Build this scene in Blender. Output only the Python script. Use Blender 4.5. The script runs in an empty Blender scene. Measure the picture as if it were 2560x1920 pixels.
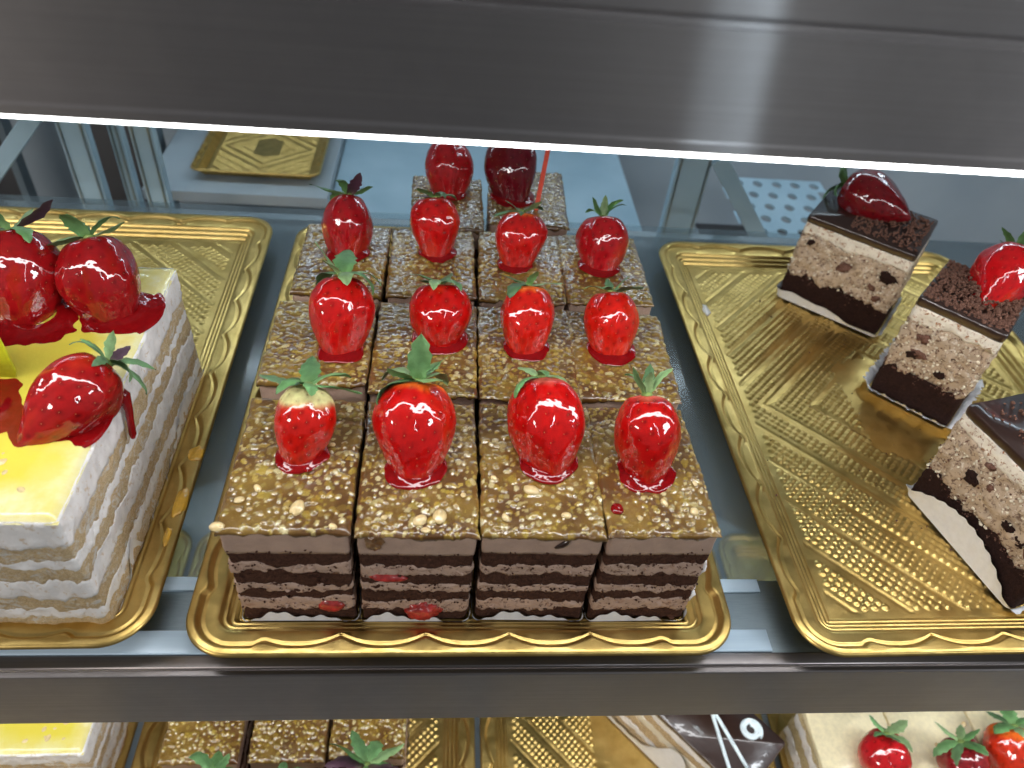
import bpy, math, random
import numpy as np
from mathutils import Matrix, Vector

# ------------------------------------------------------------------ camera, world, light, exposure
scene = bpy.context.scene
COL = scene.collection
S = 0.01                                   # everything below is written in centimetres
R = math.radians

cam = bpy.data.cameras.new("camera")
cam.lens = 26.79; cam.sensor_width = 36; cam.sensor_fit = 'HORIZONTAL'
cam.clip_start = 0.01; cam.clip_end = 50
camo = bpy.data.objects.new("camera", cam); COL.objects.link(camo)
camo.matrix_world = Matrix(((0.995047, -0.028587, -0.095207, -1.894656 * S),
                            (-0.049990, 0.683932, -0.727831, -19.198293 * S),
                            (0.085921, 0.728986, 0.679115, 38.354484 * S), (0, 0, 0, 1)))
cam.dof.use_dof = True; cam.dof.focus_distance = 0.44; cam.dof.aperture_fstop = 8.0
scene.camera = camo

world = bpy.data.worlds.new("World"); scene.world = world; world.use_nodes = True
wb = world.node_tree.nodes["Background"]
wb.inputs[0].default_value = (0.92, 0.95, 1.0, 1); wb.inputs[1].default_value = 0.135

def area_lamp(name, loc, target, sx, sy, power, color):
    l = bpy.data.lights.new(name, 'AREA'); l.shape = 'RECTANGLE'
    l.size = sx * S; l.size_y = sy * S; l.energy = power; l.color = color
    o = bpy.data.objects.new(name, l); COL.objects.link(o)
    o.location = Vector(loc) * S
    o.rotation_euler = (Vector(target) - Vector(loc)).to_track_quat('-Z', 'Y').to_euler()
    return o
area_lamp("unseen_lamp", (60, -116, 120), (8, 4, 28), 4, 60, 2.4, (0.86, 0.94, 1.0))  # ceiling light out of view that draws the streak on the upper fascia
area_lamp("unseen_lamp", (-195, -150, 120), (0, 8, 4), 60, 40, 23.0, (1.0, 0.94, 0.88))  # added warm fill out of view, brightens the cake fronts
area_lamp("unseen_lamp", (215, -110, 125), (0, 8, 4), 60, 40, 19.0, (0.88, 0.94, 1.0))  # added cool fill out of view, brightens the right-hand cake sides
LED_STRENGTH = 16.5

scene.view_settings.view_transform = 'Standard'
scene.view_settings.look = 'None'
scene.view_settings.exposure = 0.0
scene.view_settings.gamma = 1.0
scene.render.engine = 'CYCLES'
scene.cycles.use_denoising = True
scene.cycles.max_bounces = 8
scene.cycles.transparent_max_bounces = 16
scene.cycles.sample_clamp_indirect = 6

# ------------------------------------------------------------------ noise
def _h(ix, iy, iz, seed):
    m = np.int64(0xffffffff)
    h = (ix * 374761393 + iy * 668265263 + iz * 1440662683 + seed * 974634777) & m
    h = ((h ^ (h >> 13)) * 1274126177) & m
    h = ((h ^ (h >> 15)) * 668265263) & m
    return ((h ^ (h >> 16)) & 0xffff) / 32767.5 - 1.0

def vnoise(p, seed=0):
    p = np.asarray(p, float); i = np.floor(p).astype(np.int64); f = p - i; u = f * f * (3 - 2 * f)
    out = 0
    for a in (0, 1):
        for b in (0, 1):
            for c in (0, 1):
                w = (u[:, 0] if a else 1 - u[:, 0]) * (u[:, 1] if b else 1 - u[:, 1]) * (u[:, 2] if c else 1 - u[:, 2])
                out = out + w * _h(i[:, 0] + a, i[:, 1] + b, i[:, 2] + c, seed)
    return out

def fbm(p, seed=0, octaves=4):
    p = np.asarray(p, float); s = 0; a = 1.0; t = 0
    for k in range(octaves):
        s = s + a * vnoise(p * 2 ** k + 17.3 * k, seed + k); t += a; a *= 0.55
    return s / t

# ------------------------------------------------------------------ materials
MATS = {}
class NT:
    def __init__(self, name):
        self.m = bpy.data.materials.new(name); self.m.use_nodes = True
        self.t = self.m.node_tree; self.n = self.t.nodes
        self.b = self.n["Principled BSDF"]; self._co = None; MATS[name] = self.m
    def node(self, typ, **kw):
        x = self.n.new(typ)
        for k, v in kw.items(): setattr(x, k, v)
        return x
    def link(self, a, b): self.t.links.new(a, b)
    def co(self):
        if self._co is None:
            tc = self.node('ShaderNodeTexCoord'); oi = self.node('ShaderNodeObjectInfo')
            mul = self.node('ShaderNodeMath', operation='MULTIPLY'); mul.inputs[1].default_value = 0.37
            self.link(oi.outputs['Random'], mul.inputs[0])
            add = self.node('ShaderNodeVectorMath', operation='ADD')
            self.link(tc.outputs['Object'], add.inputs[0]); self.link(mul.outputs[0], add.inputs[1])
            self._co = add.outputs[0]
        return self._co
    def noise(self, scale, detail=4, rough=0.55, stretch=None, dist=0):
        n = self.node('ShaderNodeTexNoise'); n.inputs['Scale'].default_value = scale * 100
        n.inputs['Detail'].default_value = detail; n.inputs['Roughness'].default_value = rough
        n.inputs['Distortion'].default_value = dist
        c = self.co()
        if stretch:
            mp = self.node('ShaderNodeMapping'); mp.inputs['Scale'].default_value = stretch
            self.link(c, mp.inputs['Vector']); c = mp.outputs[0]
        self.link(c, n.inputs['Vector']); return n.outputs['Fac']
    def ramp(self, fac, stops):
        r = self.node('ShaderNodeValToRGB'); e = r.color_ramp.elements
        while len(e) < len(stops): e.new(0.5)
        for i, (p, c) in enumerate(stops):
            e[i].position = p; e[i].color = (c[0], c[1], c[2], 1) if not isinstance(c, (int, float)) else (c, c, c, 1)
        self.link(fac, r.inputs[0]); return r.outputs[0]
    def mix(self, fac, a, b, mode='MIX'):
        x = self.node('ShaderNodeMix', data_type='RGBA', blend_type=mode)
        for s, v in ((x.inputs[0], fac), (x.inputs[6], a), (x.inputs[7], b)):
            if isinstance(v, (int, float)): s.default_value = v
            elif isinstance(v, tuple): s.default_value = (*v, 1)
            else: self.link(v, s)
        return x.outputs[2]
    def bump(self, h, dist_cm, strength=1.0, normal=None):
        b = self.node('ShaderNodeBump'); b.inputs['Strength'].default_value = strength
        b.inputs['Distance'].default_value = dist_cm * S
        self.link(h, b.inputs['Height'])
        if normal is not None: self.link(normal, b.inputs['Normal'])
        return b.outputs[0]
    def attr(self, name="Col"):
        a = self.node('ShaderNodeAttribute'); a.attribute_name = name; return a.outputs['Color']
    def set(self, **kw):
        for k, v in kw.items():
            s = self.b.inputs[k.replace('_', ' ')]
            if isinstance(v, (int, float)): s.default_value = v
            elif isinstance(v, tuple): s.default_value = (*v, 1) if len(v) == 3 and s.type == 'RGBA' else v
            else: self.link(v, s)
        return self.m

def m_sponge(name, stops, bump=0.06):
    t = NT(name); n = t.noise(5, 6, 0.7); v = t.noise(22, 3, 0.6)
    c = t.ramp(n, stops); c = t.mix(t.ramp(v, [(0.36, 1), (0.5, 0)]), c, tuple(x * 0.45 for x in stops[0][1]))
    nb = t.bump(v, bump * 0.6); nb = t.bump(n, bump * 1.6, 1, nb)
    return t.set(Base_Color=c, Roughness=0.9, Normal=nb, Specular_IOR_Level=0.2)
def m_cream(name, base, speck, lo=0.30, hi=0.42, smear=None, rough=0.55):
    t = NT(name); n = t.noise(3.2, 5, 0.65, dist=0.6); v = t.noise(1.1, 3, 0.5); fine = t.noise(14, 3, 0.6)
    c = t.ramp(v, [(0.35, tuple(x * 0.85 for x in base)), (0.65, base)])
    c = t.mix(t.ramp(n, [(lo, 1), (hi, 0)]), c, speck)
    if smear:
        sm = t.noise(1.6, 5, 0.7, dist=1.0); c = t.mix(t.ramp(sm, [(0.56, 0), (0.68, 0.8)]), c, smear)
    nb = t.bump(fine, 0.02); nb = t.bump(n, 0.08, 0.8, nb)
    return t.set(Base_Color=c, Roughness=rough, Normal=nb, Specular_IOR_Level=0.35)

SP_DARK = m_sponge("chocolate_sponge", [(0.3, (0.042, 0.017, 0.011)), (0.7, (0.130, 0.056, 0.034))])
SP_TAN = m_sponge("vanilla_sponge", [(0.3, (0.55, 0.36, 0.17)), (0.7, (0.80, 0.64, 0.40))], 0.08)
def m_smeared(name, a, b, cream):
    t = NT(name); n = t.noise(5, 6, 0.7); v = t.noise(20, 3, 0.6); sm = t.noise(0.9, 6, 0.72, stretch=(1, 1, 1.8), dist=1.5)
    c = t.ramp(n, [(0.3, a), (0.7, b)]); c = t.mix(t.ramp(v, [(0.34, 0.7), (0.46, 0)]), c, tuple(x * .55 for x in a))
    c = t.mix(t.ramp(sm, [(0.52, 0), (0.62, 0.85)]), c, cream)
    nb = t.bump(v, .05); nb = t.bump(n, .12, 1, nb); nb = t.bump(sm, .07, 1, nb)
    return t.set(Base_Color=c, Roughness=0.85, Normal=nb, Specular_IOR_Level=0.25)
SP_SMEAR = m_smeared("smeared_sponge", (0.68, 0.46, 0.22), (0.90, 0.73, 0.46), (0.90, 0.87, 0.82))
SP_PALE = m_sponge("pale_sponge", [(0.3, (0.55, 0.40, 0.18)), (0.7, (0.78, 0.68, 0.44))], 0.08)
BROWNIE = m_sponge("brownie_crumb", [(0.3, (0.016, 0.0065, 0.005)), (0.7, (0.050, 0.020, 0.014))], 0.07)
CRUMB = m_sponge("cake_crumb", [(0.3, (0.12, 0.055, 0.038)), (0.7, (0.26, 0.135, 0.095))], 0.03)
CR_MOCHA = m_cream("mocha_cream", (0.53, 0.365, 0.28), (0.11, 0.05, 0.035), 0.36, 0.44, smear=(0.30, 0.17, 0.12))
CR_TOP = m_cream("smooth_mocha_cream", (0.50, 0.345, 0.265), (0.38, 0.25, 0.18), 0.20, 0.30, rough=0.45)
CR_WHITE = m_cream("white_cream", (0.90, 0.87, 0.84), (0.66, 0.53, 0.38), 0.32, 0.42)
CR_MOUSSE = m_cream("cookie_mousse", (0.56, 0.425, 0.30), (0.17, 0.10, 0.065), 0.38, 0.48, smear=(0.84, 0.77, 0.66))
CR_IVORY = m_cream("ivory_cream", (0.84, 0.76, 0.60), (0.62, 0.46, 0.28), 0.30, 0.38)
CR_CARAMEL = m_cream("caramel_edge_cream", (0.92, 0.84, 0.70), (0.36, 0.15, 0.05), 0.36, 0.47)

def m_gloss(name, base, rough=0.25, coat=1.0, coat_rough=0.03, wob=0.03, wscale=1.4, vary=0.15, spec=0.5, sss=0):
    t = NT(name); n = t.noise(wscale, 2, 0.5); v = t.noise(2.4, 4, 0.6)
    c = t.ramp(v, [(0.3, tuple(x * (1 - vary) for x in base)), (0.7, tuple(min(1, x * (1 + vary)) for x in base))])
    return t.set(Base_Color=c, Roughness=rough, Coat_Weight=coat, Coat_Roughness=coat_rough,
                 Coat_Normal=t.bump(n, wob), Normal=t.bump(n, wob * 0.6), Specular_IOR_Level=spec)
CHOC_GLAZE = m_gloss("chocolate_glaze", (0.030, 0.013, 0.009), 0.3, 0.8, 0.08)
RED_GLAZE = m_gloss("red_glaze", (0.20, 0.003, 0.004), 0.25, 1.0, 0.02, 0.05, 1.6, spec=0.0)
AMBER = m_gloss("amber_jelly", (0.60, 0.33, 0.035), 0.15, 1.0, 0.02, 0.05, 2.0)
FRUIT = m_gloss("red_fruit", (0.42, 0.030, 0.025), 0.35, 0.5, 0.1, 0.04, 3, 0.5)
PALE_NUT = m_gloss("pale_nut", (0.66, 0.50, 0.24), 0.35, 0.9, 0.06, 0.03, 3, 0.12)
ICING = m_gloss("white_icing", (0.72, 0.82, 0.85), 0.35, 0.3, 0.2, 0.01)
PAPER = m_gloss("white_paper", (0.83, 0.84, 0.87), 0.7, 0.0, 0.3, 0.01, 1, 0.05, 0.3)
YPLASTIC = m_gloss("lime_plastic", (0.52, 0.55, 0.02), 0.3, 0.3, 0.2, 0.004)
RPLASTIC = m_gloss("red_plastic", (0.75, 0.10, 0.06), 0.4, 0.2, 0.2, 0.004)
DRIP = m_gloss("brown_drip", (0.16, 0.07, 0.02), 0.35, 1.0, 0.05, 0.10, 4, 0.5)
DARKCHUNK = m_gloss("dark_cookie", (0.025, 0.012, 0.010), 0.6, 0.0, 0.2, 0.06, 6, 0.4)

t = NT("gold_foil"); n1 = t.noise(0.5, 4, 0.6); n2 = t.noise(60, 3, 0.6); n3 = t.noise(1.2, 3, 0.5)
GOLD = t.set(Base_Color=t.ramp(n1, [(0.3, (0.52, 0.35, 0.105)), (0.7, (0.72, 0.515, 0.185))]), Metallic=1.0,
             Roughness=t.ramp(n3, [(0.3, 0.28), (0.7, 0.42)]), Normal=t.bump(n3, 0.003, 1, t.bump(n1, 0.035)))

def m_steel(name, base, rough, stretch, aniso=1.0, brush=0):
    t = NT(name); n = t.noise(1.0, 4, 0.7, stretch=stretch); w = t.noise(0.05, 3, 0.5)
    c = t.ramp(w, [(0.3, tuple(x * 0.9 for x in base)), (0.7, base)])
    c = t.mix(t.ramp(t.noise(0.35, 5, 0.65), [(0.42, 0.35), (0.62, 0)]), c, tuple(x * 0.72 for x in base)); c = t.mix(t.ramp(n, [(0.35, 0.30), (0.65, 0)]), c, tuple(x * 0.55 for x in base))
    tg = t.node('ShaderNodeTangent'); tg.direction_type = 'RADIAL'; tg.axis = 'X'
    t.link(tg.outputs[0], t.b.inputs['Tangent'])
    if brush:
        an = t.node('ShaderNodeBsdfAnisotropic'); an.inputs['Roughness'].default_value = 0.2; an.inputs['Anisotropy'].default_value = -0.88
        an.inputs['Color'].default_value = (0.66, 0.70, 0.74, 1); t.link(tg.outputs[0], an.inputs['Tangent'])
        mx = t.node('ShaderNodeMixShader'); mx.inputs[0].default_value = 0.36
        t.link(t.b.outputs[0], mx.inputs[1]); t.link(an.outputs[0], mx.inputs[2]); t.link(mx.outputs[0], t.n['Material Output'].inputs[0])
    return t.set(Base_Color=c, Metallic=1.0, Roughness=rough, Anisotropic=aniso, **({'Normal': t.bump(t.noise(1.0, 2, 0.6, stretch=(0.03, 60, 60)), brush)} if brush > 0.1 else {}))
STEEL = m_steel("brushed_steel", (0.60, 0.55, 0.53), 0.50, (0.12, 16, 16), 0.9, 0.05)
t = NT("reflection_strip"); w = t.noise(0.3, 4, 0.6, stretch=(0.3, 6, 6))
STEEL_DARK = m_steel("dark_brushed_steel", (0.33, 0.30, 0.295), 0.36, (0.10, 9, 9), 0.6)
REFLECTION_PALE = t.set(Base_Color=t.ramp(w, [(0.3, (0.50, 0.63, 0.74)), (0.7, (0.60, 0.73, 0.83))]), Roughness=0.3)  # pale blue non-metal colour stands in for light reflected off the ledge
STEEL_COOL = m_steel("cool_steel", (0.33, 0.40, 0.44), 0.42, (1, 12, 12), 0.0)
t = NT("cool_enamel"); w = t.noise(0.12, 3, 0.5)
ENAMEL = t.set(Base_Color=t.ramp(w, [(0.3, (0.30, 0.44, 0.53)), (0.7, (0.40, 0.55, 0.64))]), Roughness=0.4)
t = NT("grey_floor"); w = t.noise(0.08, 4, 0.5)
GREYFLOOR = t.set(Base_Color=t.ramp(w, [(0.3, (0.31, 0.37, 0.41)), (0.7, (0.39, 0.45, 0.49))]), Roughness=0.35)
t = NT("wall_grey"); w = t.noise(0.06, 4, 0.5)
WALLGREY = t.set(Base_Color=t.ramp(w, [(0.3, (0.30, 0.36, 0.41)), (0.7, (0.40, 0.46, 0.50))]), Roughness=0.5)
t = NT("shop_floor"); w = t.noise(0.03, 4, 0.5)
SHOPFLOOR = t.set(Base_Color=t.ramp(w, [(0.3, (0.035, 0.028, 0.024)), (0.7, (0.065, 0.052, 0.045))]), Roughness=0.5)
t = NT("dark_panel"); w = t.noise(0.1, 4, 0.5)
DARKP = t.set(Base_Color=t.ramp(w, [(0.3, (0.030, 0.028, 0.030)), (0.7, (0.065, 0.06, 0.06))]), Roughness=0.5)

t = NT("shelf_glass"); n = t.node
fr = n('ShaderNodeFresnel'); fr.inputs[0].default_value = 1.5
tr = n('ShaderNodeBsdfTransparent'); tr.inputs[0].default_value = (0.86, 0.91, 0.92, 1)
gl = n('ShaderNodeBsdfGlossy'); gl.inputs['Roughness'].default_value = 0.16
mx = n('ShaderNodeMixShader'); t.link(fr.outputs[0], mx.inputs[0]); t.link(tr.outputs[0], mx.inputs[1]); t.link(gl.outputs[0], mx.inputs[2])
dif = n('ShaderNodeBsdfDiffuse'); dif.inputs[0].default_value = (0.5, 0.6, 0.66, 1)
mx2 = n('ShaderNodeMixShader'); mx2.inputs[0].default_value = 0.10
t.link(mx.outputs[0], mx2.inputs[1]); t.link(dif.outputs[0], mx2.inputs[2])
t.link(mx2.outputs[0], t.n["Material Output"].inputs[0]); GLASS = t.m

t = NT("led_diffuser"); LED = t.set(Base_Color=(0.9, 0.9, 0.9), Emission_Color=(0.97, 0.985, 1.0), Emission_Strength=LED_STRENGTH)

def m_topping():
    t = NT("glazed_nuts"); f = t.noise(16, 3, 0.6); w = t.noise(0.45, 3, 0.5)
    c = t.attr(); c = t.mix(t.ramp(f, [(0.3, 0.35), (0.6, 0.0)]), c, (0.12, 0.055, 0.015), 'MIX')
    c = t.mix(t.ramp(w, [(0.35, 0.45), (0.6, 0.0)]), c, (0.66, 0.55, 0.40), 'MULTIPLY')
    n1 = t.bump(t.noise(7, 3, 0.6), 0.025)
    return t.set(Base_Color=c, Roughness=0.35, Coat_Weight=1.0, Coat_Roughness=0.08, Coat_IOR=1.68, Normal=n1, Coat_Normal=t.bump(t.noise(2.6, 2, 0.5), 0.06), Specular_IOR_Level=0.4)
NUTS = m_topping()

def m_lemon():
    t = NT("lemon_glaze"); c = t.attr(); v = t.noise(0.8, 4, 0.6)
    c = t.mix(t.ramp(v, [(0.40, 0.5), (0.62, 0)]), c, (0.72, 0.58, 0.07))
    n = t.noise(1.3, 3, 0.55)
    return t.set(Base_Color=c, Roughness=0.25, Coat_Weight=0.7, Coat_Roughness=0.04, Normal=t.bump(n, 0.04), Coat_Normal=t.bump(n, 0.05))
LEMON = m_lemon()

def m_berry():
    t = NT("glazed_berry"); c = t.attr(); g = t.attr("Glaze")
    pit = t.noise(8, 3, 0.6); w1 = t.noise(1.0, 2, 0.45)
    c = t.mix(t.ramp(t.noise(2.0, 4, 0.65), [(0.3, 0.45), (0.62, 0.0)]), c, (0.50, 0.30, 0.30), 'MULTIPLY')
    cn = t.bump(w1, 0.10)
    rr = t.node('ShaderNodeMapRange'); rr.inputs[3].default_value = 0.5; rr.inputs[4].default_value = 0.32
    t.link(g, rr.inputs[0])
    return t.set(Base_Color=c, Roughness=rr.outputs[0], Coat_Weight=g, Coat_Roughness=0.012, Coat_Normal=cn, Coat_IOR=1.66, Coat_Tint=(1.0, 0.72, 0.72),
                 Normal=t.bump(pit, 0.02), Specular_IOR_Level=0.05)
BERRY = m_berry()
t = NT("berry_seed"); SEED = t.set(Base_Color=(0.30, 0.10, 0.02), Roughness=0.4)
t = NT("calyx_leaf"); v = t.noise(1.6, 4, 0.6); c = t.attr()
c = t.mix(t.ramp(v, [(0.35, 0.6), (0.6, 0)]), c, (0.5, 0.55, 0.45), 'MULTIPLY')
LEAF = t.set(Base_Color=c, Roughness=0.5, Normal=t.bump(t.noise(6, 3, 0.6), 0.02))

# ------------------------------------------------------------------ mesh helpers
def make_mesh(name, v, f, mat, smooth=True, col=None, extra=None):
    me = bpy.data.meshes.new(name)
    me.from_pydata((np.asarray(v, float) * S).tolist(), [], f if isinstance(f, list) else f.tolist())
    if mat: me.materials.append(mat)
    if smooth: me.polygons.foreach_set('use_smooth', np.ones(len(me.polygons), bool))
    for nm, a in ([("Col", col)] if col is not None else []) + (extra or []):
        at = me.color_attributes.new(nm, 'FLOAT_COLOR', 'POINT')
        a = np.asarray(a, float)
        if a.ndim == 1: a = np.stack([a, a, a], 1)
        at.data.foreach_set('color', np.concatenate([a, np.ones((len(a), 1))], 1).ravel())
    me.update(); return me

def obj(name, me, parent=None, loc=(0, 0, 0), rot=(0, 0, 0)):
    o = bpy.data.objects.new(name, me); COL.objects.link(o)
    o.location = Vector(loc) * S; o.rotation_euler = rot
    if parent: o.parent = parent
    return o
def tag(o, label=None, cat=None, group=None, kind=None):
    for k, v in (('label', label), ('category', cat), ('group', group), ('kind', kind)):
        if v: o[k] = v
    return o
def thing(name, label, cat, loc=(0, 0, 0), rotz=0, group=None):
    o = obj(name, None, None, loc, (0, 0, rotz)); o.empty_display_size = 0.01
    return tag(o, label, cat, group)

def grid_faces(nu, nv, wrap_u=False):
    i = np.arange(nu if wrap_u else nu - 1); j = np.arange(nv - 1)
    I, J = np.meshgrid(i, j, indexing='ij'); I2 = (I + 1) % nu
    return np.stack([I * nv + J, I2 * nv + J, I2 * nv + J + 1, I * nv + J + 1], -1).reshape(-1, 4)

class MB:
    def __init__(s): s.v = []; s.f = []
    def add(s, v, f):
        o = len(s.v); s.v += [tuple(x) for x in v]; s.f += [tuple(int(i) + o for i in q) for q in f]; return s
    def box(s, a, b, bev=0.0):
        x0, y0, z0 = a; x1, y1, z1 = b
        if bev <= 0:
            v = [(x0, y0, z0), (x1, y0, z0), (x1, y1, z0), (x0, y1, z0), (x0, y0, z1), (x1, y0, z1), (x1, y1, z1), (x0, y1, z1)]
            return s.add(v, [(3, 2, 1, 0), (4, 5, 6, 7), (0, 1, 5, 4), (1, 2, 6, 5), (2, 3, 7, 6), (3, 0, 4, 7)])
        pts = []
        for (yy, zz, a0) in ((y1 - bev, z1 - bev, 0), (y0 + bev, z1 - bev, 90), (y0 + bev, z0 + bev, 180), (y1 - bev, z0 + bev, 270)):
            for k in range(4): pts.append((yy + bev * math.cos(R(a0 + k * 30)), zz + bev * math.sin(R(a0 + k * 30))))
        return s.extrude_x(pts, x0, x1)
    def extrude_x(s, yz, x0, x1):
        n = len(yz); v = [(x0, y, z) for y, z in yz] + [(x1, y, z) for y, z in yz]
        f = [(i, (i + 1) % n, (i + 1) % n + n, i + n) for i in range(n)] + [tuple(range(n - 1, -1, -1)), tuple(range(n, 2 * n))]
        return s.add(v, [tuple(reversed(q)) for q in f])
    def beam(s, p, q, w, h):
        p = Vector(p); q = Vector(q); d = (q - p).normalized(); u = d.cross(Vector((0, 1, 0)))
        if u.length < 1e-3: u = Vector((1, 0, 0))
        u.normalize(); w2 = d.cross(u); v = []
        for c in (p, q):
            for a, b in ((-1, -1), (1, -1), (1, 1), (-1, 1)): v.append(c + u * (a * w / 2) + w2 * (b * h / 2))
        return s.add([tuple(x) for x in v], [(3, 2, 1, 0), (4, 5, 6, 7), (0, 1, 5, 4), (1, 2, 6, 5), (2, 3, 7, 6), (3, 0, 4, 7)])
    def mesh(s, name, mat, smooth=False): return make_mesh(name, np.array(s.v), s.f, mat, smooth)
def bevel(o, w=0.06, n=2):
    b = o.modifiers.new("bevel", 'BEVEL'); b.width = w * S; b.segments = n; b.limit_method = 'ANGLE'; b.angle_limit = R(40); return o
def solid(o, w):
    m = o.modifiers.new("solid", 'SOLIDIFY'); m.thickness = w * S; m.offset = 0; return o

_ph = (1 + 5 ** .5) / 2
ICO_V = np.array([(-1, _ph, 0), (1, _ph, 0), (-1, -_ph, 0), (1, -_ph, 0), (0, -1, _ph), (0, 1, _ph), (0, -1, -_ph), (0, 1, -_ph),
                  (_ph, 0, -1), (_ph, 0, 1), (-_ph, 0, -1), (-_ph, 0, 1)]) / math.hypot(1, _ph)
ICO_F = np.array([(0, 11, 5), (0, 5, 1), (0, 1, 7), (0, 7, 10), (0, 10, 11), (1, 5, 9), (5, 11, 4), (11, 10, 2), (10, 7, 6), (7, 1, 8),
                  (3, 9, 4), (3, 4, 2), (3, 2, 6), (3, 6, 8), (3, 8, 9), (4, 9, 5), (2, 4, 11), (6, 2, 10), (8, 6, 7), (9, 8, 1)])
def rand_rot(rng):
    q = rng.normal(size=4); q /= np.linalg.norm(q); w, x, y, z = q
    return np.array([[1 - 2 * (y * y + z * z), 2 * (x * y - z * w), 2 * (x * z + y * w)], [2 * (x * y + z * w), 1 - 2 * (x * x + z * z), 2 * (y * z - x * w)],
                     [2 * (x * z - y * w), 2 * (y * z + x * w), 1 - 2 * (x * x + y * y)]])
def bits_mesh(name, pts, sizes, mat, seed, squash=0.7):
    rng = np.random.default_rng(seed); V = []; F = []
    for k, (p, s) in enumerate(zip(pts, sizes)):
        v = ICO_V * (1 + rng.uniform(-0.3, 0.3, (12, 1))) * np.array([1, rng.uniform(.6, 1), squash])
        V.append(v @ rand_rot(rng).T * s + p); F.append(ICO_F + 12 * k)
    return make_mesh(name, np.concatenate(V), np.concatenate(F), mat, False)
def sphere_dirs(nu, nv):
    a = np.linspace(0, 2 * np.pi, nu, endpoint=False); b = np.linspace(0.001, np.pi - 0.001, nv)
    A, B = np.meshgrid(a, b, indexing='ij')
    return np.stack([np.cos(A) * np.sin(B), np.sin(A) * np.sin(B), -np.cos(B)], -1).reshape(-1, 3)
def lump_mesh(name, size, mat, seed, amp=0.25, freq=1.6, nu=20, nv=12):
    d = sphere_dirs(nu, nv); r = 1 + amp * fbm(d * freq + seed * 3.1, seed, 3)
    return make_mesh(name, d * r[:, None] * np.array(size), grid_faces(nu, nv, True), mat)

def rrect(w, d, r, step, nc=7):
    P = []; N = []
    cs = [(w / 2 - r, -d / 2 + r, -90), (w / 2 - r, d / 2 - r, 0), (-w / 2 + r, d / 2 - r, 90), (-w / 2 + r, -d / 2 + r, 180)]
    for k, (cx, cy, a0) in enumerate(cs):
        for j in range(nc):
            a = R(a0 + 90 * j / (nc - 1)); P.append((cx + r * math.cos(a), cy + r * math.sin(a))); N.append((math.cos(a), math.sin(a)))
        nx, ny, na = cs[(k + 1) % 4]; a = R(na)
        e = np.array([nx + r * math.cos(a), ny + r * math.sin(a)]); s0 = np.array(P[-1]); n = max(1, int(np.linalg.norm(e - s0) / step))
        for j in range(1, n):
            P.append(tuple(s0 + (e - s0) * j / n)); N.append((math.cos(a), math.sin(a)))
    return np.array(P), np.array(N)

def layer_mesh(name, w, d, zb, zt, mat, seed, amp=0.06, freq=2.2, bulge=0.05, wav_b=0.08, wav_t=0.08, sb=0, st=1, step=0.13, rows=8, inset=0.0, r=0.18):
    P, N = rrect(w - 2 * inset, d - 2 * inset, r, step, 5)
    n = len(P); P3 = np.concatenate([P, np.zeros((n, 1))], 1)
    b = zb + wav_b * (fbm(P3 * 0.8 + 50 + sb * 9.1, sb, 3) + .75 * fbm(P3 * 3.2 + 9 + sb, sb + 77, 3)); tt = zt + wav_t * (fbm(P3 * 0.8 + 50 + st * 9.1, st, 3) + .75 * fbm(P3 * 3.2 + 9 + st, st + 77, 3))
    V = np.zeros((n, rows, 3))
    for j in range(rows):
        u = j / (rows - 1); z = b * (1 - u) + tt * u
        q = np.stack([P[:, 0], P[:, 1], z], 1)
        off = amp * fbm(q * freq + seed * 5.7, seed, 4) + bulge * (math.sin(math.pi * u) - 0.4) - (0.012 if j in (0, rows - 1) else 0)
        V[:, j, :2] = P + N * off[:, None]; V[:, j, 2] = z
    f = grid_faces(n, rows, True).tolist() + [tuple(i * rows + rows - 1 for i in range(n)), tuple(i * rows for i in reversed(range(n)))]
    return make_mesh(name, V.reshape(-1, 3), f, mat)

def paper_mesh(name, pts, norms, hfun, flare=0.25, rows=4, flute=0.05, fl_n=2.5, z0=0.02):
    n = len(pts); V = np.zeros((n, rows, 3)); s = np.concatenate([[0], np.cumsum(np.linalg.norm(np.diff(pts, axis=0), axis=1))])
    for j in range(rows):
        u = j / (rows - 1); off = flare * u ** 1.5 + flute * u * np.sin(s * fl_n * 2.2) + 0.06
        V[:, j, :2] = pts + norms * off[:, None]; V[:, j, 2] = z0 + u * np.array([hfun(x) for x in s / s[-1]])
    return make_mesh(name, V.reshape(-1, 3), grid_faces(n, rows), PAPER)

# ------------------------------------------------------------------ the case: shelves, lights, back
case = thing("display_shelf", "long steel and glass shelf holding the three gold cake trays", "shelf", (0, 0, 0))
X0, X1 = -75, 85
m = MB(); m.box((X0, 5.6, -1.1), (X1, 46, -0.5)); obj("glass_pane", m.mesh("glass_pane", GLASS), case)
m = MB(); m.extrude_x([(0.95, -0.62), (0.95, -2.0), (5.65, -2.0), (5.65, -0.62)], X0, X1)
bevel(obj("channel", m.mesh("channel", STEEL_COOL), case), 0.05)
m = MB(); m.box((X0, 1.0, -0.615), (17.2, 2.34, -0.42), 0.08); obj("reflection_strip", m.mesh("reflection_strip", REFLECTION_PALE, True), case)  # reflection of the light strip, modelled as a pale strip with its own end
m = MB(); m.box((X0, 4.75, -0.615), (17.6, 5.62, -0.40), 0.04); obj("reflection_strip", m.mesh("reflection_strip", REFLECTION_PALE, True), case)  # second reflected band, also put in as a pale strip
m = MB(); m.box((X0, 0.22, -0.9), (X1, 0.94, -0.46), 0.08); obj("front_ledge", m.mesh("front_ledge", STEEL_DARK, True), case)
m = MB(); m.extrude_x([(0.17, -0.64), (0.12, -0.60), (-0.08, -0.60), (-0.13, -0.615), (-0.16, -0.65), (-0.165, -0.72), (-0.05, -6.2), (0.0, -6.28), (0.12, -6.28), (0.17, -6.2)], X0, X1)
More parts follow.
